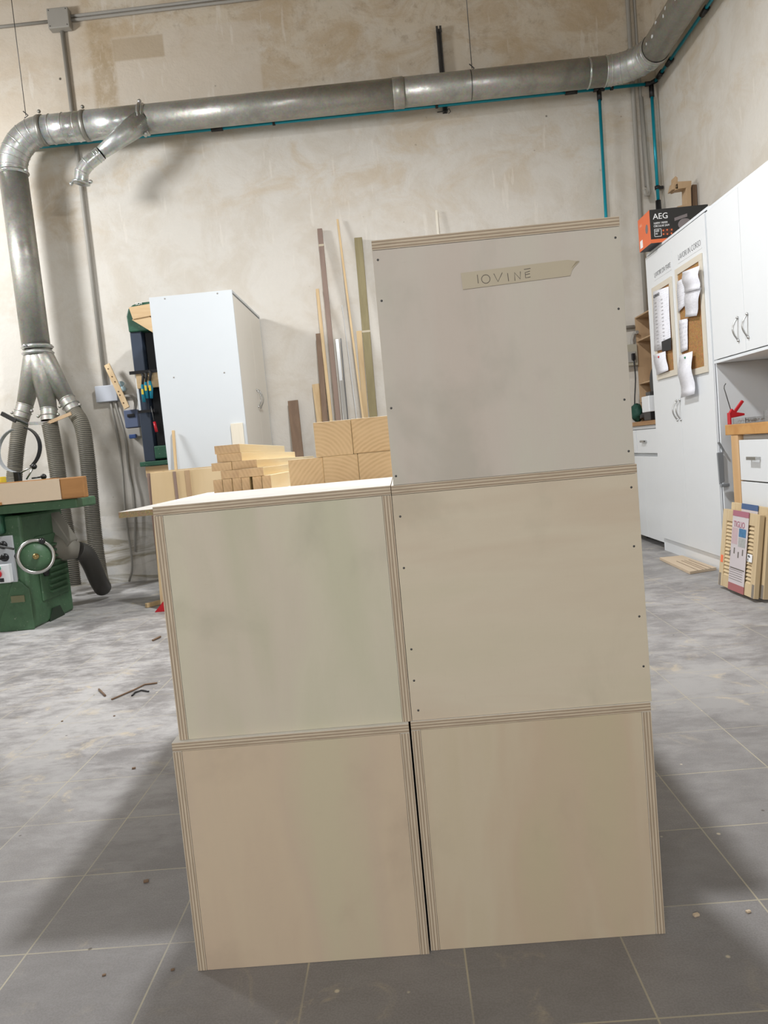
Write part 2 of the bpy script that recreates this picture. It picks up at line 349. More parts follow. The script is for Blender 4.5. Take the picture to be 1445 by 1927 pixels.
# ------------------------------------------------------------------ mesh building
class MB:
    def __init__(s): s.v = []; s.f = []; s.mi = []; s.sm = []
    def add(s, vs, fs, mi=0, smooth=False):
        o = len(s.v); s.v += [Vector(p) for p in vs]
        for f in fs: s.f.append([o+i for i in f]); s.mi.append(mi); s.sm.append(smooth)
        return s
    def box(s, x0, x1, y0, y1, z0, z1, mi=0, fm=None):
        vs = [(x, y, z) for z in (z0, z1) for y in (y0, y1) for x in (x0, x1)]
        fs = [(0, 2, 3, 1), (4, 5, 7, 6), (0, 1, 5, 4), (2, 6, 7, 3), (0, 4, 6, 2), (1, 3, 7, 5)]  # -z +z -y +y -x +x
        o = len(s.v); s.v += [Vector(p) for p in vs]
        for k, f in enumerate(fs):
            s.f.append([o+i for i in f]); s.mi.append(fm.get(k, mi) if fm else mi); s.sm.append(False)
        return s
    def obox(s, c, ax, ay, az, mi=0):
        """box about centre c with half-axis vectors"""
        c, ax, ay, az = map(Vector, (c, ax, ay, az))
        vs = [c+ax*i+ay*j+az*k for k in (-1, 1) for j in (-1, 1) for i in (-1, 1)]
        return s.add(vs, [(0, 2, 3, 1), (4, 5, 7, 6), (0, 1, 5, 4), (2, 6, 7, 3), (0, 4, 6, 2), (1, 3, 7, 5)], mi)
    def bar(s, a, b, w, t, side=(1, 0, 0), mi=0):
        """rectangular bar from a to b, full width w along side, thickness t"""
        a, b = Vector(a), Vector(b); d = (b-a); L = d.length; d.normalize()
        sd = Vector(side); sd = (sd-d*sd.dot(d)).normalized(); n = d.cross(sd)
        return s.obox((a+b)/2, sd*w/2, n*t/2, d*L/2, mi)
    def prism(s, pts, ext, mi=0, mi2=None):
        n = len(pts); e = Vector(ext); vs = [Vector(p) for p in pts] + [Vector(p)+e for p in pts]
        nrm = Vector((0, 0, 0))
        for i in range(n): nrm += Vector(pts[i]).cross(Vector(pts[(i+1) % n]))
        fl = nrm.dot(e) > 0
        a = list(range(n)); b = [i+n for i in a]
        if fl: caps = [a[::-1], b]; sides = [(i, (i+1) % n, (i+1) % n+n, i+n) for i in range(n)]
        else: caps = [a, b[::-1]]; sides = [(i+n, (i+1) % n+n, (i+1) % n, i) for i in range(n)]
        s.add(vs, caps, mi); o = len(s.v)-2*n
        for f in sides: s.f.append([o+i for i in f]); s.mi.append(mi if mi2 is None else mi2); s.sm.append(False)
        return s
    def tube(s, path, r, seg=20, cap=True, mi=0, smooth=True, closed=False):
        P = [Vector(p) for p in path]; n = len(P); R = r if isinstance(r, (list, tuple)) else [r]*n
        T = []
        for i in range(n):
            if closed: t = P[(i+1) % n]-P[i-1]
            else: t = P[min(i+1, n-1)]-P[max(i-1, 0)]
            T.append(t.normalized())
        u = T[0].orthogonal().normalized(); vs = []
        for i in range(n):
            if i: 
                u = u - T[i]*u.dot(T[i])
                u.normalize()
            vv = T[i].cross(u)
            vs += [P[i]+(u*math.cos(2*math.pi*k/seg)+vv*math.sin(2*math.pi*k/seg))*R[i] for k in range(seg)]
        fs = []
        for i in range(n if closed else n-1):
            j = (i+1) % n
            for k in range(seg): fs.append((i*seg+k, i*seg+(k+1) % seg, j*seg+(k+1) % seg, j*seg+k))
        s.add(vs, fs, mi, smooth)
        if cap and not closed:
            o = len(s.v)-n*seg
            s.f.append([o+k for k in range(seg)][::-1]); s.mi.append(mi); s.sm.append(False)
            s.f.append([o+(n-1)*seg+k for k in range(seg)]); s.mi.append(mi); s.sm.append(False)
        return s
    def lathe(s, prof, org, axis=(0, 0, 1), seg=32, mi=0, smooth=True):
        """prof: (radius, distance along axis)"""
        a = Vector(axis).normalized(); u = a.orthogonal().normalized(); vv = a.cross(u); o = Vector(org); vs = []
        for r, h in prof: vs += [o+a*h+(u*math.cos(2*math.pi*k/seg)+vv*math.sin(2*math.pi*k/seg))*max(r, 1e-4) for k in range(seg)]
        fs = [(i*seg+k, i*seg+(k+1) % seg, (i+1)*seg+(k+1) % seg, (i+1)*seg+k) for i in range(len(prof)-1) for k in range(seg)]
        return s.add(vs, fs, mi, smooth)
    def ball(s, c, r, mi=0, sx=1, sy=1, sz=1, seg=16):
        n = seg//2; pts = [(r*math.sin(math.pi*i/n), -r*math.cos(math.pi*i/n)) for i in range(n+1)]
        o = len(s.v); s.lathe(pts, (0, 0, 0), (0, 0, 1), seg, mi)
        for p in s.v[o:]: p.x, p.y, p.z = p.x*sx+c[0], p.y*sy+c[1], p.z*sz+c[2]
        return s
    def build(s, name, mats, parent=None, bevel=0., org=None):
        if not isinstance(mats, (list, tuple)): mats = [mats]
        if parent is not None: off = wloc(parent)
        elif org is not None: off = Vector(org)
        else:
            xs = [p.x for p in s.v]; ys = [p.y for p in s.v]; zs = [p.z for p in s.v]
            off = Vector(((min(xs)+max(xs))/2, (min(ys)+max(ys))/2, min(zs)))
        me = bpy.data.meshes.new(name); me.from_pydata([p-off for p in s.v], [], s.f)
        for m in mats: me.materials.append(m)
        me.polygons.foreach_set('material_index', s.mi); me.polygons.foreach_set('use_smooth', s.sm); me.update()
        bm = bmesh.new(); bm.from_mesh(me); bmesh.ops.recalc_face_normals(bm, faces=bm.faces); bm.to_mesh(me); bm.free()
        o = bpy.data.objects.new(name, me); COL.objects.link(o)
        if parent is not None: o.parent = parent
        else: o.location = off
        if bevel:
            b = o.modifiers.new('Bevel', 'BEVEL'); b.width = bevel; b.segments = 2; b.limit_method = 'ANGLE'
        return o
def wloc(o):
    v = Vector(o.location)
    while o.parent: o = o.parent; v += Vector(o.location)
    return v
def tag(o, label, cat, group=None, kind=None):
    o['label'] = label; o['category'] = cat
    if group: o['group'] = group
    if kind: o['kind'] = kind
    return o
def thing(name, label, cat, loc, group=None):
    o = bpy.data.objects.new(name, None); COL.objects.link(o); o.location = loc; o.empty_display_size = .1
    return tag(o, label, cat, group)
def struct(o): o['kind'] = 'structure'; return o
def text_part(name, txt, size, mat, parent, pos, right, up, squash=1., align='LEFT', ext=.0006, label=None, width=None, thin=0.):
    """printed lettering as a thin mesh; right/up are world directions"""
    c = bpy.data.curves.new(name, 'FONT'); c.body = txt; c.size = size; c.extrude = ext; c.align_x = align; c.resolution_u = 3; c.offset = -thin
    t = bpy.data.objects.new('tmp', c); COL.objects.link(t)
    dg = bpy.context.evaluated_depsgraph_get(); me = bpy.data.meshes.new_from_object(t.evaluated_get(dg))
    bpy.data.objects.remove(t)
    if width: squash = width/max(v.co.x for v in me.vertices)
    r = Vector(right).normalized(); u = Vector(up).normalized(); n = r.cross(u); off = wloc(parent)
    for v in me.vertices: v.co = Vector(pos)-off + r*v.co.x*squash + u*v.co.y + n*v.co.z
    me.materials.clear(); me.materials.append(mat); me.name = name
    o = bpy.data.objects.new(name, me); COL.objects.link(o); o.parent = parent
    if label: o['label'] = label
    return o

YW = 7.3; XW = 2.68
# ------------------------------------------------------------------ the room
fl = struct(MB().box(-7, XW, -4, YW, -.1, 0).build('floor', floor_mat()))
struct(MB().box(-7, XW, YW, YW+.2, 0, 6.4).build('wall_back', wall_mat('old_whitewashed_plaster', 0)))
struct(MB().box(XW, XW+.2, -4, YW+.2, 0, 6.4).build('wall_right', wall_mat('old_whitewashed_plaster_side', 1)))
MW = plain('pale_plaster', (214, 208, 198), .9)
struct(MB().box(-7.2, -7, -4, YW+.2, 0, 6.4).build('wall_left', MW))
struct(MB().box(-7.2, XW+.2, -4.2, -4, 0, 6.4).build('wall_front', MW))
struct(MB().box(-7.2, XW+.2, -4.2, YW+.2, 6.4, 6.6).build('ceiling', plain('grey_ceiling', (170, 160, 146), .9)))

# ------------------------------------------------------------------ the five plywood boxes
T = .0185; BD = .49
def ply_box(x0, x1, y0, z0, z1, front, label, overlay, screws=()):
    t = thing('plywood_box', label, 'box', ((x0+x1)/2, y0+BD/2, z0), 'stacked plywood boxes')
    y1 = y0+BD
    fm = lambda ax: None
    # material slots: 0 veneer, 1 edge; edges of a panel are the faces across its thickness
    top = MB().box(x0, x1, y0, y1, z1-T, z1, 0, {2: 1, 3: 1, 4: 1, 5: 1}).build('top_panel', [VEN_TOP, ply_edge(2)], t, .0006)
    zt = z1-T-.0008
    pt = .008
    if overlay:      # front panel runs over the sides: only the top edge shows
        for a, b in ((x0+.001, x0+.001+T), (x1-.001-T, x1-.001)):
            MB().box(a, b, y0+T+.001, y1, z0+.0005, zt, 0, {2: 1, 3: 1}).build('side_panel', [VEN_TOP, ply_edge(0)], t, .0005)
        MB().box(x0, x1, y0+.0006, y0+T, z0+.0005, zt, 0, {4: 1, 5: 1}).build('back_panel', [front, ply_edge(1)], t, .0006)
        MB().box(x0+T+.002, x1-T-.002, y0+T+.001, y1, z0+.001, z0+T).build('base_panel', VEN_TOP, t)
    else:
        for a, b in ((x0, x0+T), (x1-T, x1)):
            MB().box(a, b, y0, y1, z0+.0005, zt, 0, {2: 1, 3: 1}).build('side_panel', [VEN_TOP, ply_edge(0)], t, .0006)
        MB().box(x0+T+.0006, x1-T-.0006, y0+.0008, y0+T, z0+.0005, zt).build('back_panel', front, t, .0004)
        MB().box(x0+T+.001, x1-T-.001, y0+T+.001, y1, z0+.001, z0+T).build('base_panel', VEN_TOP, t)
    for (sx, sz) in screws:
        m = MB(); m.lathe([(.0001, -.0003), (.0022, -.0003), (.0024, .0006)], (sx, y0+.0004, sz), (0, 1, 0), 10)
        m.build('screw', M_DARKST, t)
    return t
VEN_TOP = veneer('poplar_veneer_glare', [(240, 238, 232), (243, 241, 236), (238, 235, 228), (243, 241, 236)], 1)  # whitened to carry the overexposed glare on the stack top; sides share it
V1 = veneer('poplar_veneer_cool', [(202, 200, 174), (214, 207, 186), (212, 200, 184), (196, 192, 168)], 2)
V2 = veneer('poplar_veneer_rosy', [(204, 180, 158), (212, 192, 166), (206, 186, 164), (204, 196, 166)], 5)
V3 = veneer('poplar_veneer_warm', [(208, 200, 174), (218, 206, 184), (208, 190, 168), (214, 204, 188)], 9, True)
V4 = veneer('poplar_veneer_streaked', [(202, 188, 158), (212, 198, 174), (204, 182, 158), (198, 186, 154)], 13)
V5 = veneer('poplar_veneer_grey', [(198, 198, 182), (208, 204, 190), (208, 198, 188), (206, 192, 182)], 17)
YF = 1.482
B1 = ply_box(-.519, -.0305, YF, 0, .4965, V2, 'pale plywood box with rosy streaked face on the floor, lower left of the stack', False)
B2 = ply_box(-.5055, -.0235, YF+.011, .4965, .983, V1, 'pale plywood box topping the shorter left column, top coloured white for lamp glare', False)
def scr(pts, y): return [(lambda p: (p.x, p.z))(W(a, b, Y=y)) for a, b in pts]
B3 = ply_box(-.0265, .4630, YF+.010, 0, .4965, V4, 'pale plywood box on the floor, lower right of the stack, with side edges showing', False)
B4 = ply_box(-.0225, .4670, YF+.013, .4965, .982, V3, 'pale plywood box in the middle of the taller right column', True,
             scr([(753, 972), (760, 1069), (774, 1222), (779, 1281), (787, 1337), (1188, 917), (1193, 1028), (1203, 1160), (1211, 1254)], YF+.013))
B5 = ply_box(-.0175, .4640, YF+.013, .982, 1.462, V5, 'topmost pale plywood box with handwritten masking tape', True,
             scr([(711, 489), (718, 566), (736, 768), (745, 896), (1158, 447), (1164, 581), (1175, 752), (1183, 849)], YF+.013))
# masking tape with its pencilled name
def P5(x, y): p = W(x, y, Y=YF+.0125); return p
tape_pts = [(867, 514), (871, 545), (1073, 519), (1076, 509), (1080, 503), (1090, 492), (1082, 491), (1068, 489)]
mt = MB().prism([P5(*p) for p in tape_pts], (0, -.0006, 0)).build('masking_tape', M_TAPE, B5)
cr = MB()
cr.prism([P5(1075, 505)+Vector((0, -.0008, 0)), P5(1083, 493)+Vector((0, -.004, 0)), P5(1090, 491)+Vector((0, -.001, 0)), P5(1080, 500)+Vector((0, -.0005, 0))], (0, -.0005, 0))
cr.build('tape_fold', M_TAPE, mt)
def stroke(m, pts, r=.0006): m.tube([W(a, b, Y=YF+.0115) for a, b in pts], r, 6)
hw = MB()
stroke(hw, [(898, 517), (900, 533)])
stroke(hw, [(914+8*math.sin(a), 525-8*math.cos(a)) for a in [i*math.pi/8 for i in range(17)]])
stroke(hw, [(929, 515), (937, 530), (945, 513)])
stroke(hw, [(955, 514), (957, 529)])
stroke(hw, [(969, 528), (968, 513), (979, 525), (979, 511)])
stroke(hw, [(997, 510), (988, 513), (989, 523), (998, 521)]); stroke(hw, [(988, 517), (997, 515)]); stroke(hw, [(986, 507), (998, 505)])
hw.build('handwriting', M_INK, mt)['label'] = 'pencilled name IOVINE'

# ------------------------------------------------------------------ work table behind the stack
t = thing('work_table', 'white topped chipboard work table behind the plywood boxes', 'table', (-.1, 2.6, 0))
MB().box(-.81, .56, 2.10, 3.1, .932, .95, 0, {2: 1, 3: 1, 4: 1, 5: 1}).build('table_top', [plain('white_melamine', (240, 237, 230), .35), M_CHIP], t, .001)
MB().box(-.70, .50, 2.16, 2.26, .902, .9315).build('support_batten', M_OAK, t)
MB().box(-.70, .50, 2.85, 2.95, .902, .9315).build('support_batten', M_OAK, t)
for x in (-.42, .44):
    for y in (2.24, 2.86):
        MB().box(x-.03, x+.03, y-.03, y+.03, 0, .902).build('leg', M_PINE, t, .002)
# five square beams, ends to the camera
bx = [(-.261, -.1435, 1.0535, 1.162, 'knotty end, upper left of the pale timber beams'), (-.1425, -.022, 1.0535, 1.163, 'pale timber beam end with curved rings, upper right of the pile'),
      (-.353, -.2425, .95, 1.053, 'pale timber beam end at the lower left of the beam pile'), (-.2415, -.1315, .95, 1.053, 'pale timber beam end in the middle of the lower row'),
      (-.1305, -.014, .95, 1.053, 'pale timber beam end at the right of the lower row')]
for i, (a, b, c, d, lab) in enumerate(bx):
    eg = endgrain('beam_end_grain_%d' % i, (.06, -.07, -.3, .05, -.09)[i], (.02, .12, .2, .06, .14)[i])
    o = MB().box(a, b, 2.35+(.0, .006, .01, .003, 0)[i], 3.02, c, d, 0, {2: 1, 3: 1}).build('timber_beam', [M_PINEY, eg], None, .0025)
    tag(o, lab if 'timber' in lab else 'pale timber beam, '+lab, 'beam', 'square timber beams on the work table')
# battens: six on edge, then flat courses
EGS = endgrain('batten_end_grain', .3, .1, (198, 166, 128), (170, 134, 96))
def batten(a, b, y0, y1, z0, z1, lab):
    o = MB().box(a, b, y0, y1, z0, z1, 0, {2: 1, 3: 1}).build('timber_batten', [M_PINEY, EGS], None, .0012)
    tag(o, lab, 'batten', 'pale timber battens on the work table')
k = ['first', 'second', 'third', 'fourth', 'fifth', 'sixth']
for i in range(6):
    a = -.657+i*.0335+(.004 if i > 3 else 0)
    batten(a, a+.0315-(.004 if i == 3 else 0), 2.6+random.uniform(-.004, .004), 3.4, .95, 1.0075, 'pale batten on edge under the flat battens, %s from the left' % k[i])
batten(-.627, -.563, 2.6, 3.5, 1.008, 1.037, 'flat pale batten with a shaded end, left in the lowest flat course')
batten(-.562, -.476, 2.59, 3.9, 1.008, 1.037, 'flat pale batten right in the lowest flat course')
batten(-.657, -.587, 2.6, 3.7, 1.0375, 1.066, 'flat pale batten jutting left in the second flat course')
batten(-.586, -.498, 2.605, 4.35, 1.0375, 1.066, 'long flat pale batten reaching far right in the second flat course')
batten(-.636, -.549, 2.605, 3.95, 1.0665, 1.0955, 'flat pale batten second from the top of the pile')
batten(-.640, -.551, 2.6, 3.62, 1.096, 1.125, 'topmost flat pale batten of the pile')

# ------------------------------------------------------------------ white wardrobe near the wall
X0, X1, Y0, Y1, H = -1.887, -1.216, 6.07, 7.27, 2.452
t = thing('wardrobe', 'tall white two-door wardrobe against the back wall', 'wardrobe', ((X0+X1)/2, (Y0+Y1)/2, 0))
MB().box(X0, X1-.001, Y0, Y0+.018, 0, H).build('side_panel', M_WARD, t, .001)
MB().box(X0, X1-.001, Y1-.018, Y1, 0, H).build('side_panel', M_WARD, t, .001)
MB().box(X0, X1-.001, Y0+.018, Y1-.018, H-.018, H).build('top_panel', M_WARD, t)
MB().box(X0, X1-.03, Y0+.018, Y1-.018, .08, .098).build('bottom_panel', M_WARD, t)
MB().box(X0, X0+.006, Y0+.018, Y1-.018, .1, H-.018).build('back_panel', M_WARD, t)
MB().box(X1-.04, X1-.03, Y0+.018, Y1-.018, 0, .08).build('plinth', M_WARD, t)
def bow_handle(parent, c, n, length=.13, depth=.032, r=.0058):
    """vertical bowed handle standing out along n"""
    c = Vector(c); n = Vector(n); m = MB()
    m.tube([c+Vector((0, 0, length*(i/12-.5)))+n*(.004+depth*math.sin(math.pi*i/12)) for i in range(13)], r, 8)
    for s in (-.5, .5): m.ball(tuple(c+Vector((0, 0, length*s))+n*.004), r*1.7)
    return m.build('handle', M_CHROME, parent)
ym = 6.755
for a, b, hy in ((Y0+.02, ym-.0015, ym-.05), (ym+.0015, Y1-.02, ym+.05)):
    d = MB().box(X1-.019, X1-.001, a, b, .085, H-.034).build('door', M_CREAM, t, .001)
    bow_handle(d, (X1-.001, hy, 1.63), (1, 0, 0), .15)
for px, py in ((310, 562), (409, 552), (327, 710), (422, 701)):
    p = W(px, py, Y=Y0); MB().lathe([(.0001, -.002), (.006, -.002), (.006, .002)], (p.x, Y0, p.z), (0, 1, 0), 12).build('screw_cap', M_GREYP, t)

# things leaning on the wardrobe
p = W(326, 810, Y=6.045); q = W(334, 960, Y=5.86)
m = MB().bar((q.x-.0, 5.80, .0), (p.x, 6.045, p.z), .022, .018)
tag(m.build('wooden_stick', M_PINE, None, .003), 'thin pine stick with rounded tip leaning on the white wardrobe', 'stick')
m = MB().bar((-1.285, 6.02, 1.19-1.19+.0), (-1.288, 6.058, 1.392), .1, .015)
tag(m.build('scrap_board', wood('bleached_pine', (238, 232, 218), (224, 214, 192), (1, 1, 12), 9), None, .002), 'narrow bleached pine board leaning on the white wardrobe', 'board')

# birch plywood panel standing on the floor before the wardrobe
t = thing('plywood_sheet', 'large birch plywood sheet standing before the wardrobe, with hand hole', 'board', (-1.4, 5.64, 0))
m = MB()
r = .03
zz = lambda z: z
outl = [(-1.935+r, 0.012), (-.75, .012), (-.75, 1.052), (-1.897, 1.055), (-1.935, .042), (-1.928, .02)]
MB().prism([(x, 5.64, z) for x, z in outl], (0, .02, 0)).build('sheet', [M_BIRCH], t, .002)
MB().box(-1.90, -.752, 5.642, 5.70, 1.0555, 1.064).build('top_lath', M_PINE, t)
MB().box(-1.932, -1.90, 5.662, 5.70, .02, 1.054).build('rear_frame', M_MAUVEW, t)
m = MB(); m.tube([(-1.80+.012*math.cos(a), 5.639, .63+.075*math.sin(a)) for a in [i*math.pi/8 for i in range(16)]], .006, 6, closed=True)
m.build('hand_hole', M_MAUVEW, t)
MB().box(-1.722, -1.70, 5.632, 5.6395, .02, 1.05).build('batten_strip', M_MAUVEW, t)
MB().box(-1.632, -1.596, 5.634, 5.6395, .02, 1.05).build('batten_strip', M_PLYTAN, t)
p = W(277, 1143, Z=0)
m = MB().bar((p.x, p.y-.02, .018), (p.x+.13, p.y+.14, .02), .035, .03, (0, 0, 1))
tag(m.build('wood_offcut', M_PINE, None, .003), 'short pine offcut on the floor at the foot of the plywood sheet', 'offcut')
p = W(293, 1151, Z=0)
m = MB().prism([(p.x, p.y-.03, .0), (p.x+.12, p.y-.03, .0), (p.x+.12, p.y-.03, .125)], (0, .05, 0))
tag(m.build('door_wedge', M_RED, None, .003), 'red plastic wedge on the floor beside the plywood boxes', 'wedge')

# ------------------------------------------------------------------ bandsaw half hidden behind the wardrobe
t = thing('bandsaw', 'dark green and blue bandsaw half hidden behind the wardrobe', 'machine', (-2.05, 6.75, 0))
def bsW(x, y, Y=6.6): return W(x, y, Y=Y)
m = MB()
arc = [(-2.27, 6.62, 2.30), (-2.275, 6.62, 2.44), (-2.255, 6.62, 2.50), (-2.21, 6.62, 2.532), (-2.15, 6.62, 2.545), (-1.93, 6.62, 2.55), (-1.93, 6.62, 2.30)]
m.prism(arc, (0, .22, 0)); m.build('upper_wheel_guard', M_DGREEN, t, .01)
MB().box(-2.27, -2.17, 6.64, 6.86, 1.16, 2.31).build('column', M_NAVY, t, .008)
MB().box(-2.165, -1.93, 6.72, 6.86, 1.16, 2.31).build('frame_body', plain('black_enamel', (20, 22, 26), .5), t, .004)
MB().box(-2.08, -2.05, 6.68, 6.715, 1.2, 2.3).build('blade_guard', M_NAVY, t, .003)
m = MB().box(-2.275, -1.93, 6.52, 6.86, 1.118, 1.158); m.build('table', M_DGREEN, t, .006)
MB().box(-2.16, -1.95, 6.60, 6.70, 1.175, 1.29).build('trunnion', M_DGREEN, t, .01)
MB().box(-2.20, -1.93, 6.62, 6.86, .0, 1.0).build('base_cabinet', plain('black_enamel', (20, 22, 26), .5), t, .006)
MB().box(-2.24, -1.94, 6.55, 6.62, 1.02, 1.115).build('wooden_support', M_PINEX, t, .003)
text_part('lettering', 'SCM', .03, M_WHITEINK, t, (-2.18, 6.612, 2.525), (1, 0, 0), (0, 0, 1))
# triangular pine jig and clamp rack
t = thing('clamp_rack', 'pine clamp rack fixed over the bandsaw front', 'rack', (-2.1, 6.58, 1.8))
MB().prism([(-2.225, 6.56, 2.50), (-1.95, 6.56, 2.52), (-1.95, 6.56, 2.42), (-2.20, 6.56, 2.395)], (0, .05, 0)).build('top_rail', M_PINEX, t, .002)
MB().prism([(-2.215, 6.57, 2.395), (-1.95, 6.57, 2.20), (-1.95, 6.57, 2.33), (-2.06, 6.57, 2.41)], (0, .04, 0)).build('brace', M_PINEX, t, .002)
MB().box(-2.235, -1.95, 6.57, 6.61, 1.80, 1.93).build('lower_rail', M_PINEX, t, .002)
MB().box(-2.285, -1.95, 6.555, 6.57, 1.925, 1.952).build('steel_bar', M_BLACK, t)
MB().box(-2.25, -2.232, 6.59, 6.605, 1.60, 1.93).build('white_strip', M_WHITE, t)
MB().box(-2.25, -2.10, 6.555, 6.57, 1.585, 1.61).build('steel_bar', M_BLACK, t)
def clamp(px, py, top, lab, tilt=0):
    p = W(px, py, Y=6.53); q = W(px-3, top, Y=6.53)
    c = thing('lever_clamp', lab, 'clamp', (p.x, 6.53, p.z), 'turquoise handled lever clamps')
    m = MB().tube([(q.x, 6.56, q.z-.015), (q.x, 6.53, q.z+.012), (q.x+.012, 6.515, q.z), (p.x, 6.52, (p.z+q.z)/2)], [.010, .012, .013, .010], 10)
    m.build('jaw', M_RUBBER, c)
    m = MB().tube([(p.x, 6.52, (p.z+q.z)/2+.01), (p.x+tilt, 6.515, p.z+.03), (p.x-tilt*.3, 6.515, p.z-.055)], [.012, .017, .013], 10)
    m.build('grip', M_BLUEH, c)
    MB().box(p.x-.008, p.x+.010, 6.495, 6.503, p.z+.01, p.z+.055).build('yellow_label', M_YEL, c)
clamp(271, 745, 707, 'left turquoise handled clamp hanging on the pine rack')
clamp(277, 738, 705, 'middle turquoise handled clamp, half hidden, on the pine rack')
clamp(285, 738, 701, 'right turquoise handled clamp hanging on the pine rack', .006)
p = W(292, 800, Y=6.55)
c = thing('screw_clamp', 'red handled screw clamp hanging on the bandsaw', 'clamp', (p.x, 6.55, p.z))
MB().tube([(p.x-.004, 6.55, p.z+.02), (p.x-.018, 6.55, p.z+.17)], .005, 8).build('spindle', M_DARKST, c)
MB().tube([(p.x+.006, 6.55, p.z-.06), (p.x-.004, 6.55, p.z+.03)], [.013, .012], 12).build('grip', M_RED, c)

# ------------------------------------------------------------------ laths leaning on the back wall
def lath(name, tp, bp, wd, th, mat, lab, ytop=7.265, ybot=6.95, cat='lath', bev=.002, extra=None):
    """tp / bp: pixels of the top and of where it goes out of sight; carried on down to the floor"""
    a = W(*tp, Y=ytop); 
    b0 = W(*bp, Y=(ytop+ybot)/2); s = (a.x-b0.x)/(a.z-b0.z)
    b = Vector((a.x-s*a.z, ybot, .012))
    o = MB().bar(b, a, wd, th).build(name, mat, None, bev)
    tag(o, lab, cat, 'timber and rails leaning on the back wall')
    if extra: extra(o, a, b)
    return a, b
def band(o, a, b, f, w, t, h, mat, nm):
    c = a+(b-a)*f; d = (b-a).normalized()
    MB().bar(c-d*h/2, c+d*h/2, w+.003, t+.003).build(nm, mat, o)
lath('wooden_post', (601.5, 431), (637, 790), .046, .03, M_MAUVEW, 'tall mauve brown lath with a tape band near its top', extra=lambda o, a, b: band(o, a, b, .05, .046, .03, .02, M_TAPE, 'tape_band'))
lath('wooden_lath', (635, 413), (684, 790), .020, .02, M_PINE, 'tallest thin pine lath, sloping, right of the mauve lath', 7.26, 6.78)
lath('wooden_post', (674, 449), (703, 788), .074, .06, M_TREATED, 'thick green treated post with a tape band', extra=lambda o, a, b: (band(o, a, b, .29, .074, .06, .018, M_TAPE, 'tape_band'), MB().bar(a+(b-a)*.56+Vector((.005, -.033, 0)), a+(b-a)*.60+Vector((.005, -.033, 0)), .025, .002).build('paper_label', M_WHITE, o)))
lath('wooden_lath', (597, 544), (623, 792), .030, .02, M_PINE, 'narrow pine lath leaning left of the mauve lath', 7.26, 6.85)
lath('wooden_lath', (599, 628), (611, 794), .050, .02, M_BROWNW, 'dark brown lath of middling height beside the narrow pine lath', 7.22, 6.74)
lath('wooden_board', (594, 723), (601, 795), .070, .02, M_PINE, 'short wide pine board behind the dark brown lath', 7.27, 6.9)
lath('wooden_board', (675.5, 623), (688, 787), .052, .02, M_PINE, 'pine board standing beside the green treated post', 7.26, 7.05)
lath('wooden_lath', (551, 754), (560, 857), .098, .02, M_BROWNW, 'brown ribbed lath standing alone right of the wardrobe', 7.25, 6.9)
lath('drawer_runner', (634, 638), (643, 740), .034, .012, M_CHROME, 'wider steel drawer runner leaning on the wall', 7.26, 7.0, 'rail')
lath('drawer_runner', (641, 637), (654, 790), .011, .015, M_DARKST, 'narrow dark steel drawer runner leaning on the wall', 7.26, 7.02, 'rail')
lath('drawer_runner', (643, 716), (649, 790), .036, .012, M_GREYP, 'grey rail with a tape band, lowest of the rails', 7.20, 6.86, 'rail')
lath('plastic_rod', (643.5, 574), (658, 690), .006, .006, M_WHITE, 'thin white rod leaning beside the steel rails', 7.27, 7.05, 'rod')
a, b = lath('wooden_stick', (821, 396), (826, 440), .022, .016, wood('bleached_pine', (238, 232, 218), (224, 214, 192)), 'bleached pine stick showing above the topmost plywood box', 7.27, 7.0, 'stick')

# ------------------------------------------------------------------ extraction duct
def duct_pipe(parent, path, r, mat=M_GALV, name='duct_pipe', seg=36, cap=True): return MB().tube(path, r, seg, cap).build(name, mat, parent)
def arc3(c, u, v, R, a0, a1, n):
    c, u, v = map(Vector, (c, u, v)); return [c+(u*math.cos(a0+(a1-a0)*i/n)+v*math.sin(a0+(a1-a0)*i/n))*R for i in range(n+1)]
def clampring(parent, c, ax, r, lug=(0, -1, 0), mat=M_GALV, name='clamp_ring'):
    c = Vector(c); ax = Vector(ax).normalized(); m = MB()
    m.lathe([(r+.001, -.018), (r+.004, -.016), (r+.004, -.008), (r+.014, -.004), (r+.014, .004), (r+.004, .008), (r+.004, .016), (r+.001, .018)], c, ax, 36)
    L = Vector(lug); L = (L-ax*L.dot(ax)).normalized(); m.ball(tuple(c+L*(r+.026)), .018)
    m.obox(c+L*(r+.014), L*.016, ax.cross(L)*.012, ax*.009)
    return m.build(name, mat, parent)
YD = 7.0; ZD = 4.243; R0 = .124; XV = -3.29
t = thing('extraction_duct', 'large galvanised sawdust extraction duct running along the back wall', 'duct', (-.5, YD, ZD))
# vertical drop and left elbow
e1 = arc3((XV+.34, YD, ZD-.34), (-1, 0, 0), (0, 0, 1), .34, 0, math.pi/2, 14)
path = []
m = MB(); m.tube(e1, R0+.001, 36, False)
for i in range(1, 14, 2): 
    d = (e1[min(i+1, 14)]-e1[i-1]); m.lathe([(R0+.001, -.006), (R0+.006, 0), (R0+.001, .006)], e1[i], d, 36)
m.build('elbow', M_GALV, t)
duct_pipe(t, [(XV+.01, YD, 2.30), (XV, YD, ZD-.36)], R0, M_GALVD)
clampring(t, (XV, YD, ZD-.35), (0, 0, 1), R0, (1, -.3, 0))
xs = [XV+.34, -2.55, -2.05, .28, 2.2]
duct_pipe(t, [(XV+.34, YD, ZD), (-2.55, YD, ZD)], R0)
m = MB()
for x in (-2.88, -2.76, -2.65): m.lathe([(R0, -.006), (R0+.006, 0), (R0, .006)], (x, YD, ZD), (1, 0, 0), 36)
m.build('swage_ribs', M_GALV, t)
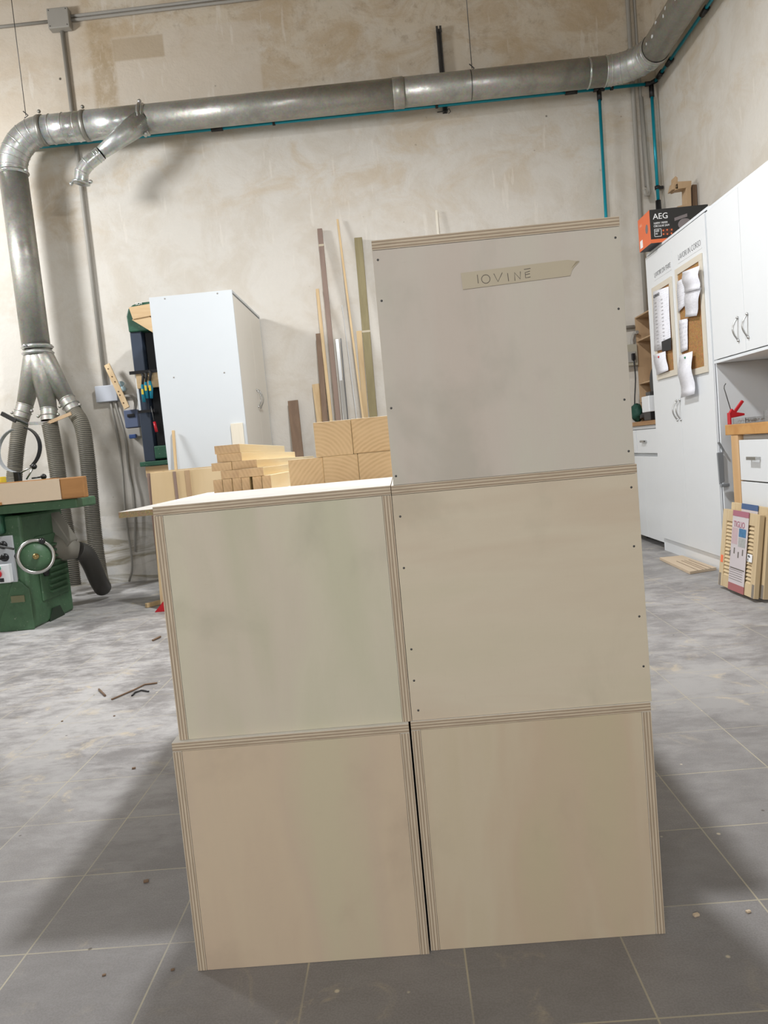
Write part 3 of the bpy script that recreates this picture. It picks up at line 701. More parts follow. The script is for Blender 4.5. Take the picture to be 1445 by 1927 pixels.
for x in (-2.97, -2.57): 
    m = MB().lathe([(R0+.001, -.02), (R0+.008, -.018), (R0+.008, .018), (R0+.001, .02)], (x, YD, ZD), (1, 0, 0), 36); m.ball((x, YD-.03, ZD+R0+.03), .016); m.build('clamp_band', plain('aged_steel', (150, 148, 140), .45, .7), t)
duct_pipe(t, [(-2.55, YD, ZD), (-2.05, YD, ZD)], R0+.003)
clampring(t, (-2.05, YD, ZD), (1, 0, 0), R0+.004, (0, -.2, 1)); clampring(t, (-2.02, YD, ZD), (1, 0, 0), R0-.002, (0, -.3, -1))
duct_pipe(t, [(-2.05, YD, ZD), (.28, YD, ZD)], R0, M_GALVD)
m = MB().lathe([(R0, -.05), (R0+.006, -.045), (R0+.004, 0), (R0+.006, .045), (R0, .05)], (.28, YD, ZD), (1, 0, 0), 36); m.build('joint_collar', M_GALVD, t)
duct_pipe(t, [(.28, YD, ZD), (2.14, YD, ZD)], R0, M_GALVD)
m = MB()
for x in (1.98, 2.13): m.lathe([(R0, -.008), (R0+.007, 0), (R0, .008)], (x, YD, ZD), (1, 0, 0), 36)
m.build('joint_collar', M_GALV, t)
m = MB().lathe([(R0, -.004), (R0+.003, 0), (R0, .004)], (.93, YD, ZD), (1, 0, 0), 36); m.build('hanger_loop', M_DARKST, t)
e2 = arc3((2.14, YD-.33, ZD), (0, 1, 0), (1, 0, 0), .33, 0, math.pi/2, 12)
m = MB(); m.tube(e2, R0+.001, 36, False)
for i in range(1, 12, 2): m.lathe([(R0, -.006), (R0+.007, 0), (R0, .006)], e2[i], e2[min(i+1, 12)]-e2[i-1], 36)
m.build('elbow', M_GALV, t)
duct_pipe(t, [(2.47, YD-.33, ZD), (2.47, 4.2, ZD)], R0-.004, M_GALVD)
m = MB()
for i in range(9):
    a = W(1283-i*8+random.uniform(-6, 6), 10+i*15, X=2.36); 
    m.ball((2.353, a.y, ZD+random.uniform(-.04, .04)), .016, 0, .2, 1.2, random.uniform(.5, 1.3), 8)
m.build('plaster_splashes', M_WHITE, t)
# branch: straight cone, small elbow and open nozzle
A = Vector((-2.03, YD-.03, ZD-.01)); Bv = W(190, 288, Y=6.86); Cn = W(165, 308, Y=6.86); Dn = W(154, 325, Y=6.86); En = W(152.5, 344, Y=6.86)
MB().tube([A, Bv], [R0*.86, .056], 32).build('branch_cone', M_GALV, t)
m = MB(); m.tube([Bv, Bv+(Cn-Bv)*.45, Cn, (Cn+Dn)/2+Vector((-.005, 0, .0)), Dn, En], .06, 28, False)
dd = (Cn-Bv).normalized()
for c_, a_ in ((Bv+dd*.02, dd), (Bv+dd*.05, dd), (Cn, (Dn-Bv)), (Dn, (En-Cn))): m.lathe([(.06, -.006), (.066, 0), (.06, .006)], c_, a_, 28)
m.build('branch_elbow', M_GALV, t)
m = MB(); ax = (En-Dn).normalized(); m.lathe([(.06, -.012), (.078, -.006), (.078, .006), (.058, .010), (.052, -.02)], En, ax, 28)
for s in (-1, 1): m.ball(tuple(En+Vector((s*.088, 0, 0))), .018)
m.build('nozzle_flange', M_GALV, t)
MB().lathe([(.0001, 0), (.053, 0)], En-ax*.012, ax, 24).build('nozzle_opening', M_TAPE, t)
# manifold with three outlets
t2 = t
O = Vector((XV+.02, YD, 2.30)); clampring(t2, (O.x, YD, 2.315), (0, 0, 1), R0+.004, (-.3, -1, 0)); clampring(t2, (O.x, YD, 2.26), (0, 0, 1), R0+.004, (0, 1, 0))
outs = [W(47, 762, Y=6.95), W(92, 770, Y=6.90), W(126, 752, Y=6.95)]
ends = [W(40, 786, Y=6.93), W(93, 792, Y=6.88), W(139, 773, Y=6.93)]
m = MB()
for o_ in outs: m.tube([O+Vector((0, 0, -.02)), O+(o_-O)*.25, o_], [R0*.92, R0*.84, .073], 32)
m.build('manifold', M_GALVD, t2)
for o_, e_ in zip(outs, ends):
    m = MB(); m.tube([o_, e_], .073, 28, False); dd = (e_-o_).normalized()
    m.lathe([(.073, -.006), (.080, 0), (.073, .006)], o_, dd, 28); m.lathe([(.073, -.006), (.084, 0), (.073, .006)], o_+(e_-o_)*.55, dd, 28)
    c_ = o_+(e_-o_)*.55
    for s in (-1, 1): m.ball(tuple(c_+Vector((s*.094, -.02, 0))), .015)
    m.build('outlet_collar', M_GALVD, t2)
a = W(54, 797, Y=6.85); b = W(90, 796, Y=6.82); c = W(134, 778, Y=6.8)
MB().bar(a, b, .01, .03, (0, 1, 0)).build('tie_plate', M_GALV, t2)
MB().bar(b, c, .012, .03, (0, 1, 0)).build('tie_plate', M_PLYTAN, t2)

def spline(pts, n=10):
    P = [Vector(p) for p in pts]; P = [P[0]*2-P[1]]+P+[P[-1]*2-P[-2]]; out = []
    for i in range(1, len(P)-2):
        for k in range(n):
            s = k/n; a, b, c, d = P[i-1:i+3]
            out.append(.5*((2*b)+(c-a)*s+(2*a-5*b+4*c-d)*s*s+(3*b-a-3*c+d)*s**3))
    out.append(P[-2]); return out
def resample(path, step):
    out = [path[0]]; acc = 0
    for a, b in zip(path, path[1:]):
        L = (b-a).length; d = step-acc
        while d <= L: out.append(a+(b-a)*(d/L)); d += step
        acc = (acc+L) % step
    return out
def ribbed(pts, r, mat, name, lab, group, pitch=.017, taper=None):
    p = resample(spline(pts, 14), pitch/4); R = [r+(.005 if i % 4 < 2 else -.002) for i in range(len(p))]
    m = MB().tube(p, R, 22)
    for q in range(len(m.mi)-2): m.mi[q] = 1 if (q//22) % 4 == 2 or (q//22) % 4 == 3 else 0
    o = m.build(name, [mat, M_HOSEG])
    return tag(o, lab, 'hose', group)
g = 'flexible extraction hoses'
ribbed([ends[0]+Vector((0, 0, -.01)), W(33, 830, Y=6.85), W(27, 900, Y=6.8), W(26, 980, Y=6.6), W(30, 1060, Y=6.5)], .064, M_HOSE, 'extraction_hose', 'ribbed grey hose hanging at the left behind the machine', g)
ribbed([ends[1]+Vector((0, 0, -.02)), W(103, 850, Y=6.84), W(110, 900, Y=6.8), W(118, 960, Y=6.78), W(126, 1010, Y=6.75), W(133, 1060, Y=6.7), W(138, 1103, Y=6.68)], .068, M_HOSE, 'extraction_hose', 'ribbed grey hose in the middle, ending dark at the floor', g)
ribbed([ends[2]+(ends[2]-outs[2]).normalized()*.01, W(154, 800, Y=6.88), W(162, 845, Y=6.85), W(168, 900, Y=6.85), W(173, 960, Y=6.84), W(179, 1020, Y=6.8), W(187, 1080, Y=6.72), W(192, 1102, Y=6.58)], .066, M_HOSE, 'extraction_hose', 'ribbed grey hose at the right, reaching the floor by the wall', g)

# ------------------------------------------------------------------ teal compressed air line
t = thing('air_pipe', 'teal compressed air pipe under the duct and down the corner', 'pipe', (0, 7.26, 4.2))
zt = 4.20; yt = 7.235; r = .0145
MB().tube([(-3.26, yt, zt+.0), (2.56, yt, zt)], r, 14).build('main_pipe', M_TEAL, t)
MB().tube([(-3.26, yt, zt), (-3.6, yt, zt-.0)], r, 14).build('main_pipe', M_TEAL, t)
MB().tube([(2.64, 7.2, zt), (2.64, 4.2, zt)], r, 14).build('main_pipe', M_TEAL, t)
pd = W(1137, 406, Y=yt)
MB().tube([(2.135, yt, zt-.04), (pd.x+.0, yt, 1.6)], r, 14).build('drop_pipe', M_TEAL, t)
MB().tube([(2.615, 7.235, zt-.03), (2.615, 7.235, 3.14)], r, 14).build('drop_pipe', M_TEAL, t)
MB().tube([(2.56, yt, zt), (2.61, yt, zt), (2.64, 7.22, zt+.01), (2.64, 7.18, zt)], .022, 12).build('elbow_fitting', M_BLACK, t)
for x in (2.135,): MB().tube([(x-.05, yt, zt), (x+.05, yt, zt)], .023, 12).tube([(x, yt, zt-.1), (x, yt, zt)], .022, 12).build('tee_fitting', M_BLACK, t)
MB().tube([(2.64, 7.12, zt), (2.64, 7.02, zt)], .023, 12).build('joint', M_BLACK, t)
MB().tube([(2.615, 7.235, zt-.12), (2.615, 7.235, zt-.02)], .022, 12).build('elbow_fitting', M_BLACK, t)
for px in (408, 516, 1075, 820, 1152):
    q = W(px, 240 if px < 600 else 180, Y=yt); big = px in (408, 1075)
    MB().tube([(q.x-(.055 if big else .012), yt, zt), (q.x+(.055 if big else .012), yt, zt)], .023, 12).build('joint' if big else 'pipe_clip', M_BLACK, t)
for y in (6.85, 6.1): MB().tube([(2.645, y-.05, zt), (2.645, y+.05, zt)], .023, 12).build('joint', M_BLACK, t)
MB().tube([(2.615, 7.235, 3.15), (2.615, 7.235, 3.06), (2.6, 7.2, 3.0), (2.52, 7.1, 2.93)], [.024, .026, .026, .02], 12).build('valve', M_BLACK, t)
MB().tube([(2.615, 7.235, 3.28), (2.615, 7.235, 3.25)], .024, 12).obox((2.64, 7.24, 3.265), (.03, 0, 0), (0, .012, 0), (0, 0, .012)).build('pipe_clip', M_BLACK, t)

# ------------------------------------------------------------------ grey conduit, junction boxes, strut, wires
t = thing('conduit', 'grey conduit line high on the back wall with a drop at the left', 'conduit', (-1.2, 7.28, 5.3))
zc = 5.335
MB().tube([(-4.2, 7.275, zc), (-2.88, 7.275, zc)], .014, 10).build('conduit_pipe', M_GREYP, t)
MB().tube([(-2.70, 7.275, 5.36), (1.5, 7.275, 5.40)], .014, 10).tube([(-2.70, 7.275, 5.325), (1.5, 7.275, 5.36)], .014, 10).build('conduit_pipe', M_GREYP, t)
MB().tube([(-2.79, 7.279, 5.25), (-2.785, 7.279, 1.94)], .020, 10).build('conduit_pipe', M_GREYP, t)
jb = MB().box(-2.89, -2.69, 7.21, 7.29, 5.235, 5.415).build('junction_box', M_GREYP, t, .008)
for x in (-2.87, -2.71):
    for z in (5.255, 5.395): MB().lathe([(.0001, -.003), (.005, -.003), (.005, .002)], (x, 7.21, z), (0, 1, 0), 8).build('screw', M_DARKST, jb)
t = thing('junction_box', 'grey square junction box on the back wall with cables going down', 'junction box', (-2.77, 7.25, 1.8))
MB().box(-2.87, -2.66, 7.22, 7.295, 1.78, 1.935).build('lid', plain('pale_grey_plastic', (186, 190, 198), .4), t, .006)
for a, b in (((-2.745, 7.26, 1.78), (-2.70, 7.2, .2)), ((-2.70, 7.26, 1.78), (-2.62, 7.24, .8))):
    m = MB(); a = Vector(a); b = Vector(b)
    m.tube(spline([a, a+(b-a)*.35+Vector((.03, 0, 0)), a+(b-a)*.7+Vector((.0, 0, 0)), b, (b.x-.05, b.y, max(.02, b.z-.5))], 6), .011, 8); m.build('cable', M_GREYP, t)
t = thing('conduit', 'pair of grey conduits down the right end of the back wall', 'conduit', (2.4, 7.27, 3))
a = W(1181.5, 0, Y=7.27); b = W(1206, 420, Y=7.27)
MB().tube([(a.x, 7.279, 6.3), (a.x, 7.279, 5.2), (b.x, 7.279, 2.12)], .020, 12).build('conduit_pipe', M_GREYP, t)
MB().tube([(a.x+.06, 7.283, 6.3), (a.x+.065, 7.283, 3.3)], .013, 10).build('conduit_pipe', M_GREYP, t)
p = W(1197, 200, Y=7.27)
m = MB(); q = W(1219, 370, Y=7.25); m.tube([(q.x, 7.26, 4.1), (q.x+.01, 7.25, q.z+.09), (q.x+.01, 7.23, q.z+.03), (q.x-.01, 7.2, q.z), (q.x-.04, 7.19, q.z+.0), (q.x-.05, 7.19, q.z+.05)], .016, 10); m.build('hooked_conduit', M_GREYP, t)
a = W(825, 50, Y=7.25)
t = thing('strut_rail', 'short slotted steel strut rail fixed upright above the duct', 'rail', (a.x, 7.27, 4.5))
MB().box(a.x-.022, a.x-.012, 7.25, 7.295, 4.15, a.z).box(a.x+.012, a.x+.022, 7.25, 7.295, 4.15, a.z).box(a.x-.022, a.x+.022, 7.285, 7.298, 4.15, a.z).build('rail', M_DARKST, t)
MB().box(a.x-.026, a.x-.006, 7.245, 7.25, a.z-.05, a.z+.005).box(a.x+.006, a.x+.026, 7.245, 7.25, a.z-.05, a.z+.005).build('lips', M_DARKST, t)
def wire(x, lab):
    m = MB().tube([(x, YD, ZD+R0+.02), (x, YD, 6.4)], .0035, 6).tube([(x-.02, YD, ZD+R0+.06), (x+.02, YD, ZD+R0+.02), (x-.015, YD, ZD+R0+.0)], .005, 6)
    tag(m.build('hanger_wire', M_DARKST), lab, 'wire', 'duct hanger wires')
p = W(48, 212, Y=YD); wire(p.x, 'thin wire holding the duct near its left elbow'); p = W(888, 130, Y=YD); wire(p.x, 'thin wire holding the duct near its middle')
p = W(845, 213, Y=7.28)
tag(MB().tube([(p.x-.11, 7.28, p.z+.02), (p.x-.02, 7.27, p.z+.02), (p.x, 7.25, p.z+.03), (p.x+.012, 7.25, p.z), (p.x-.01, 7.25, p.z-.015)], .004, 6).build('wall_hook', M_DARKST), 'small bent wire hook in the wall under the duct', 'hook')

# industrial socket and perforated stick on the wall
p = W(250, 795, Y=7.2)
t = thing('industrial_socket', 'grey and blue industrial power socket on the wall beside the bandsaw', 'socket', (p.x, 7.25, p.z))
MB().box(p.x-.065, p.x+.065, 7.16, 7.295, p.z-.05, p.z+.12).build('switch_housing', plain('socket_blue_grey', (92, 104, 132), .4), t, .008)
MB().box(p.x-.055, p.x+.07, 7.17, 7.295, p.z-.14, p.z-.052).build('socket_housing', M_GREYP, t, .008)
MB().box(p.x-.03, p.x+.04, 7.145, 7.16, p.z+.05, p.z+.08).build('switch_knob', M_BLACK, t, .004)
MB().box(p.x-.03, p.x+.035, 7.13, 7.172, p.z-.155, p.z-.115).build('socket_flap', plain('socket_blue', (48, 76, 128), .4), t, .006)
m = MB(); m.tube(spline([(p.x+.02, 7.24, p.z+.12), (p.x+.03, 7.25, p.z+.2), (p.x-.02, 7.27, p.z+.26), (p.x-.2, 7.28, p.z+.25)], 6), .016, 10); m.build('cable', M_GREYP, t)
a = W(201, 686, Y=7.2); b = W(239, 768, Y=7.1)
t = thing('perforated_stick', 'drilled pine strip leaning over the grey junction box', 'stick', tuple(b))
MB().bar(b, a, .055, .015, (1, 0, .3)).build('strip', M_PINE, t, .001)
m = MB()
for f in (.12, .3, .38, .6, .72, .9): m.ball(tuple(b+(a-b)*f+Vector((random.uniform(-.01, .01), -.011, 0))), .006)
m.build('drilled_holes', M_BROWNW, t)
p = W(228, 728, Y=7.25)
m = MB().ball((p.x, 7.26, p.z+.03), .032, 0, 1, .4, .8).ball((p.x+.01, 7.26, p.z-.02), .032, 0, 1, .4, .8)
tag(m.build('ear_defenders', plain('pale_blue_plastic', (176, 204, 214), .4)), 'pale blue rounded pads hanging behind the drilled pine strip', 'ear defenders')

# ------------------------------------------------------------------ green woodworking machine at the left
t = thing('spindle_moulder', 'old green cast iron woodworking machine at the left edge', 'machine', (-3.2, 5.7, 0))
m = MB().prism([(-3.75, 5.32, 0), (-2.77, 5.32, 0), (-2.77, 6.0, 0), (-3.75, 6.0, 0)], (0, 0, .84)); m.build('cabinet', M_GREEN, t, .02)
m = MB().prism([(-2.77, 5.34, .0), (-2.77, 5.48, 0), (-2.77, 5.34, .36)], (.001, 0, 0))
m = MB(); m.prism([(-3.02, 5.318, .0), (-2.76, 5.318, .0), (-2.76, 5.318, .30), (-2.86, 5.318, .40), (-3.0, 5.318, .10)], (0, -.015, 0)); m.build('base_gusset', M_GREEN, t, .006)
d = MB().box(-2.772, -2.757, 5.49, 5.94, .17, .66).build('louvred_door', M_GREEN, t, .012)
m = MB()
for i in range(9):
    z = .22+i*.044; m.prism([(-2.757, 5.60, z), (-2.757, 5.90, z), (-2.734, 5.90, z-.006), (-2.734, 5.60, z-.006)], (0, 0, .016))
m.build('louvres', M_GREEN, d)
MB().lathe([(.03, 0), (.03, .02), (.012, .03), (.0001, .03)], (-2.757, 5.56, .38), (1, 0, 0), 16).build('door_knob', M_BLACK, d)
m = MB().prism([(-2.765, 5.55, 0), (-2.765, 5.62, .09), (-2.765, 5.74, .09), (-2.765, 5.80, 0)], (.006, 0, 0)); m.build('foot_recess_shade', plain('deep_shadow_green', (40, 54, 40), .7), t)  # shade of a recess painted as a dark flat plate
m = MB().prism([(-3.95, 5.25, .858), (-2.31, 5.25, .858), (-2.30, 5.56, .858), (-2.42, 5.62, .858), (-2.78, 6.1, .858), (-3.95, 6.1, .858)], (0, 0, .067)); m.build('machine_table', M_GREEN, t, .012)
MB().box(-3.6, -2.88, 5.27, 5.45, .715, .857).build('table_bracket', M_DGREEN, t, .02)
# control panel
pz = W(12, 1050, Y=5.3)
cp = MB().box(-3.25, -2.835, 5.302, 5.318, .36, .70).build('control_panel', plain('aluminium_plate', (196, 200, 204), .4, .2), t, .003)
for z in (.635, .545):
    m = MB().lathe([(.03, 0), (.026, .02), (.0001, .022)], (-2.905, 5.302, z), (0, -1, 0), 18); m.obox((-2.905, 5.275, z), (.022, 0, .006), (0, .012, 0), (-.002, 0, .007)); m.build('rotary_switch', M_BLACK, cp)
MB().tube([(-3.1, 5.24, .70), (-2.80, 5.24, .605)], .008, 8).build('lever_rod', M_DARKST, t)
bb = MB().box(-3.2, -2.86, 5.25, 5.301, .365, .50).build('button_box', M_WHITE2, t, .006)
MB().lathe([(.018, 0), (.018, .012), (.0001, .014)], (-2.935, 5.25, .475), (0, -1, 0), 18).build('green_button', plain('green_button', (30, 140, 104), .35), bb)
MB().lathe([(.018, 0), (.018, .012), (.028, .016), (.028, .026), (.0001, .03)], (-2.935, 5.25, .435), (0, -1, 0), 20).build('red_button', M_RED, bb)
MB().box(-2.935, -2.905, 5.247, 5.25, .375, .402).build('arrow_label', M_BLACKINK, bb)
MB().box(-2.90, -2.80, 5.296, 5.3025, .21, .26).build('name_plate', plain('dull_brass', (130, 130, 100), .5, .3), t, .002)
# hand wheel
hc = W(67.5, 1047, Y=5.16); ax = Vector((-hc.x, -hc.y, 1.05-hc.z)).normalized()*-1
fw = -ax; u = fw.orthogonal().normalized(); v = fw.cross(u)
hwl = MB().tube([hc+(u*math.cos(a)+v*math.sin(a))*.113 for a in [i*math.pi/20 for i in range(40)]], .013, 12, closed=True).build('handwheel', M_CHROME, t)
MB().lathe([(.108, -.012), (.108, .0), (.03, .012), (.0001, .014)], hc-fw*.004, fw, 40).build('wheel_web', M_GREEN, hwl)
MB().lathe([(.022, .012), (.02, .03), (.0001, .032)], hc, fw, 20).build('wheel_hub', plain('brass', (170, 150, 100), .35, .8), hwl)
kn = W(79, 1018, Y=5.1)
MB().ball(tuple(kn), .023).build('wheel_knob', M_BLACK, hwl)
MB().tube([hc-fw*.01, Vector((-2.86, 5.34, hc.z))], .02, 12).build('wheel_shaft', M_DARKST, t)
# dust chute under the table and its hood
c0 = W(45, 990, Y=5.9); c1 = W(112, 1045, Y=5.95); c2 = W(140, 1037, Y=6.05)
ch = MB()
ch.prism([W(36, 968, Y=5.8), W(93, 962, Y=5.8), W(131, 1018, Y=5.8), W(118, 1052, Y=5.8), W(92, 1056, Y=5.8), W(38, 1000, Y=5.8)], (0, .16, 0)).build('dust_chute', plain('dusty_zinc', (140, 136, 126), .6, .3), t, .01)
MB().tube([W(95, 1022, Y=5.86), W(112, 1032, Y=5.86), W(147, 1036, Y=5.93)], [.12, .115, .066], 28).build('chute_hood', plain('dusty_zinc', (140, 136, 126), .6, .3), t)
o = MB().tube(spline([W(146, 1036, Y=5.94), W(160, 1042, Y=6.0), W(172, 1062, Y=6.1), W(184, 1090, Y=6.25), W(193, 1106, Y=6.4)], 10), .074, 26).build('dust_hose', M_HOSED)
tag(o, 'thick dark smooth hose from the machine chute to the floor', 'hose', 'flexible extraction hoses')
# fence and guard on top
t = thing('machine_fence', 'wooden fence of mdf board and brown block on the green machine table', 'fence', (-2.6, 5.3, .925))
a = W(112, 901, Y=5.22); b = W(115, 941, Y=5.22)
MB().prism([(-3.25, 5.22, 1.075), (-2.405, 5.22, 1.075), (-2.405, 5.22, .926), (-3.25, 5.22, .926)], (0, .02, 0)).build('mdf_face', M_MDF, t, .001)
MB().box(-2.404, -2.235, 5.222, 5.29, .9265, 1.077).build('end_block', M_OAK, t, .008)
MB().box(-3.25, -2.43, 5.241, 5.29, .9265, 1.082).build('backing_board', M_OAK, t, .002)
MB().box(-2.95, -2.83, 5.20, 5.219, .925, .945).build('front_batten', M_OAK, t, .002)
MB().box(-3.2, -2.835, 5.25, 5.33, 1.083, 1.125).build('yellow_block', M_YEL, t, .003)
t = thing('cutter_guard', 'ring shaped black and clear guard on rods above the machine fence', 'guard', (-2.8, 5.5, .925))
gc = W(36, 846, Y=5.5); R_ = .165
th = [(-.95+i*2.2/18) for i in range(19)]
pts = [gc+Vector((math.cos(a)*R_*.95, math.sin(a)*.05, math.sin(a)*R_)) for a in th]
m = MB(); 
for a, b in zip(pts, pts[1:]): m.bar(a, b+(b-a)*.12, .05, .007, (0, 1, 0))
m.build('black_hoop', M_BLACK, t)
th = [(1.9+i*2.6/18) for i in range(19)]
pts = [gc+Vector((math.cos(a)*R_*.95, math.sin(a)*.05, math.sin(a)*R_)) for a in th]
m = MB()
for a, b in zip(pts, pts[1:]): m.bar(a, b+(b-a)*.12, .05, .005, (0, 1, 0))
m.build('clear_hoop', plain('grey_clear_plastic', (170, 174, 178), .3), t)
MB().tube([W(63, 877, Y=5.45), W(34, 892, Y=5.45)], .006, 8).tube([W(63, 880, Y=5.45), W(50, 902, Y=5.45)], .006, 8).build('adjusting_rods', M_CHROME, t)
MB().ball(tuple(W(64, 878, Y=5.43)), .021).build('knob', M_BLACK, t)
MB().tube([W(82, 897, Y=5.4), W(60, 900, Y=5.4)], .006, 8).ball(tuple(W(82, 897, Y=5.39)), .021).build('clamp_lever', M_BLACK, t)
p = W(33, 896, Y=5.45); MB().box(p.x-.02, p.x+.02, 5.43, 5.47, .93, p.z+.03).build('stand', M_BLACK, t, .003)
MB().bar(W(3, 778, Y=5.45), W(30, 792, Y=5.45), .03, .02).bar(W(28, 788, Y=5.45), W(52, 798, Y=5.5), .02, .012).build('support_arm', M_DARKST, t)

# ------------------------------------------------------------------ right hand cabinets
def facebox(y0, y1, z0, z1, x0, th=.018): return MB().box(x0-th, x0, min(y0, y1), max(y0, y1), z0, z1)
XC = 2.19
t = thing('tall_cabinet', 'tall white two-door cabinet with cork boards on the right', 'cabinet', (2.43, 5.78, 0))
MB().box(XC, XW-.01, 5.16, 5.178, 0, 2.48).build('side_panel', M_WHITE, t, .001)
MB().box(XC, XW-.01, 6.382, 6.40, 0, 2.48).build('side_panel', M_WHITE, t, .001)
MB().box(XC, XW-.01, 5.178, 6.382, 2.462, 2.48).build('top_panel', M_WHITE, t)
MB().box(XC, XW-.01, 5.178, 6.382, .1, .118).build('bottom_panel', M_WHITE, t)
MB().box(XC+.002, XC+.02, 5.178, 6.382, 0, .1).build('plinth', M_WHITE2, t)
MB().box(XW-.02, XW-.01, 5.178, 6.382, .1, 2.46).build('back_panel', M_WHITE, t)
for a, b, hy in ((5.182, 5.796, 5.835-.07), (5.80, 6.378, 5.835)):
    d = facebox(a, b, .112, 2.445, XC-.001).build('door', M_WHITE2, t, .0012)
    bow_handle(d, (XC-.019, hy+.03, 1.165), (-1, 0, 0), .15)
t = thing('wall_cabinet', 'white wall cabinet above the workbench at the right edge', 'cabinet', (2.43, 4.2, 1.44))
MB().box(XC, XW-.01, 5.14, 5.158, 1.44, 2.47).build('side_panel', M_WHITE, t, .001)
MB().box(XC, XW-.01, 3.6, 5.14, 2.452, 2.47).build('top_panel', M_WHITE, t)
MB().box(XC-.018, XW-.01, 3.6, 5.158, 1.44, 1.458).build('bottom_panel', M_WHITE, t)
MB().box(XC, XW-.01, 3.582, 3.60, 1.44, 2.47).build('side_panel', M_WHITE, t)
for a, b, hy in ((4.69, 5.155, 4.74), (4.14, 4.686, 4.64), (3.6, 4.136, 4.1)):
    d = facebox(a, b, 1.464, 2.44, XC-.001).build('door', M_WHITE2, t, .0012)
    bow_handle(d, (XC-.019, hy+.03 if a > 4.6 else hy, 1.61), (-1, 0, 0), .14)
MB().box(XW-.03, XW-.012, 3.6, 5.155, .0, 1.438).build('splash_board', plain('grey_laminate', (176, 172, 166), .5), t)

def cork_board(pts, lab):
    """pts: outer corner pixels TL, TR, BR, BL on the door plane"""
    XB = XC-.02; q = [W(*p, X=XB) for p in pts]
    y0 = max(q[0].y, q[3].y); y1 = min(q[1].y, q[2].y); z1 = max(q[0].z, q[1].z); z0 = min(q[2].z, q[3].z)
    b = thing('cork_board', lab, 'notice board', (XB, (y0+y1)/2, z0), 'cork boards on the tall cabinet')
    fw_ = .045; th = .012
    MB().box(XB-.006, XB-.0005, y1+.01, y0-.01, z0+.01, z1-.01).build('cork', cork_mat(), b)
    m = MB().box(XB-th, XB, y1, y0, z1-fw_, z1).box(XB-th, XB, y1, y0, z0, z0+fw_).box(XB-th, XB, y1, y1+fw_, z0+fw_, z1-fw_).box(XB-th, XB, y0-fw_, y0, z0+fw_, z1-fw_)
    m.build('frame', M_EDGE, b, .001); return y0, y1, z0, z1
cork_board([(1228, 543), (1264, 524), (1275, 697), (1240, 715)], 'cork board with calendar and papers on the left cabinet door')
cork_board([(1272, 508), (1322, 488), (1333, 690), (1286, 712)], 'larger bare cork board with notes on the right cabinet door')
def paper(pix, lab, mat, x=XC-.036, curl=.012, parts=None, cat='paper'):
    q = [W(*p, X=x) for p in pix]    # TL TR BR BL
    n = 8; vs = []; fs = []
    for i in range(n+1):
        f = i/n; a = q[0].lerp(q[3], f); b = q[1].lerp(q[2], f); off = -.4*curl*math.sin(f*math.pi*1.25)**2
        for s in (0, 1):
            vs.append(a+Vector((off-s*.0008, 0, 0))); vs.append(b+Vector((off-s*.0008, 0, 0)))
    for i in range(n):
        o = i*4; fs += [(o, o+1, o+5, o+4), (o+2, o+6, o+7, o+3), (o, o+4, o+6, o+2), (o+1, o+3, o+7, o+5)]
    fs += [(0, 2, 3, 1), (n*4, n*4+1, n*4+3, n*4+2)]
    c = thing('paper_sheet', lab, cat, tuple((q[2]+q[3])/2), 'papers pinned to the cork boards')
    MB().add(vs, fs, 0, True).build('sheet', mat, c)
    if parts: parts(c, q)
    return c
def cal(c, q):
    text_part('month_title', 'GENNAIO', .034, M_BLACKINK, c, (XC-.04, q[0].y-.01, q[0].z-.055), (0, -1, 0), (0, 0, 1), .9)
    MB().prism([W(*p, X=XC-.042) for p in ((1245, 643), (1263, 635), (1263, 658), (1246, 662))], (-.002, 0, 0)).build('black_footer', M_BLACKINK, c)
    m = MB()
    for k in range(2): 
        for i in range(16):
            y = q[0].y-.03-.14*k; z = q[0].z-.1-i*.028; m.box(XC-.0405, XC-.0395, y-.04, y, z, z+.0022)
    m.build('day_lines', M_INK, c)
paper([(1229, 549), (1258, 539), (1263, 655), (1231, 661)], 'long wall calendar pinned on the left cork board', paper_mat('calendar_paper', 30, .5), curl=.006, parts=cal, x=XC-.034, cat='calendar')
def red(c, q): MB().ball(tuple((q[0]*.5+q[1]*.5)+Vector((-.006, 0, -.03))), .008).build('red_pin', M_RED, c)
paper([(1229, 668), (1252, 661), (1258, 697), (1236, 706)], 'small bundle of papers under the calendar', paper_mat('note_paper'), x=XC-.045, parts=red)
paper([(1274, 530), (1293, 519), (1289, 575), (1276, 589)], 'handwritten sheet at the left of the larger cork board', paper_mat('scribbled_paper', 14, .7))
paper([(1284, 512), (1316, 500), (1318, 543), (1289, 551)], 'wavy sheet at the top of the larger cork board', paper_mat('note_paper'), x=XC-.055, curl=.03)
paper([(1289, 546), (1319, 541), (1312, 594), (1290, 597)], 'lower half sheet hanging under the wavy sheet', paper_mat('list_paper', 24, .6), x=XC-.048, curl=.02)
paper([(1277, 603), (1294, 599), (1294, 658), (1281, 664)], 'narrow sheet with a pencil sketch on the larger cork board', paper_mat('sketch_paper', 8, .7), curl=.004)
def gp(c, q): MB().ball(tuple((q[0]*.5+q[1]*.5)+Vector((-.006, 0, -.03))), .008).build('green_pin', plain('green_pin', (20, 120, 80), .4), c)
paper([(1278, 669), (1303, 661), (1309, 741), (1283, 749)], 'long curling white sheet hanging below the larger cork board', paper_mat('note_paper'), x=XC-.05, curl=.045, parts=gp)
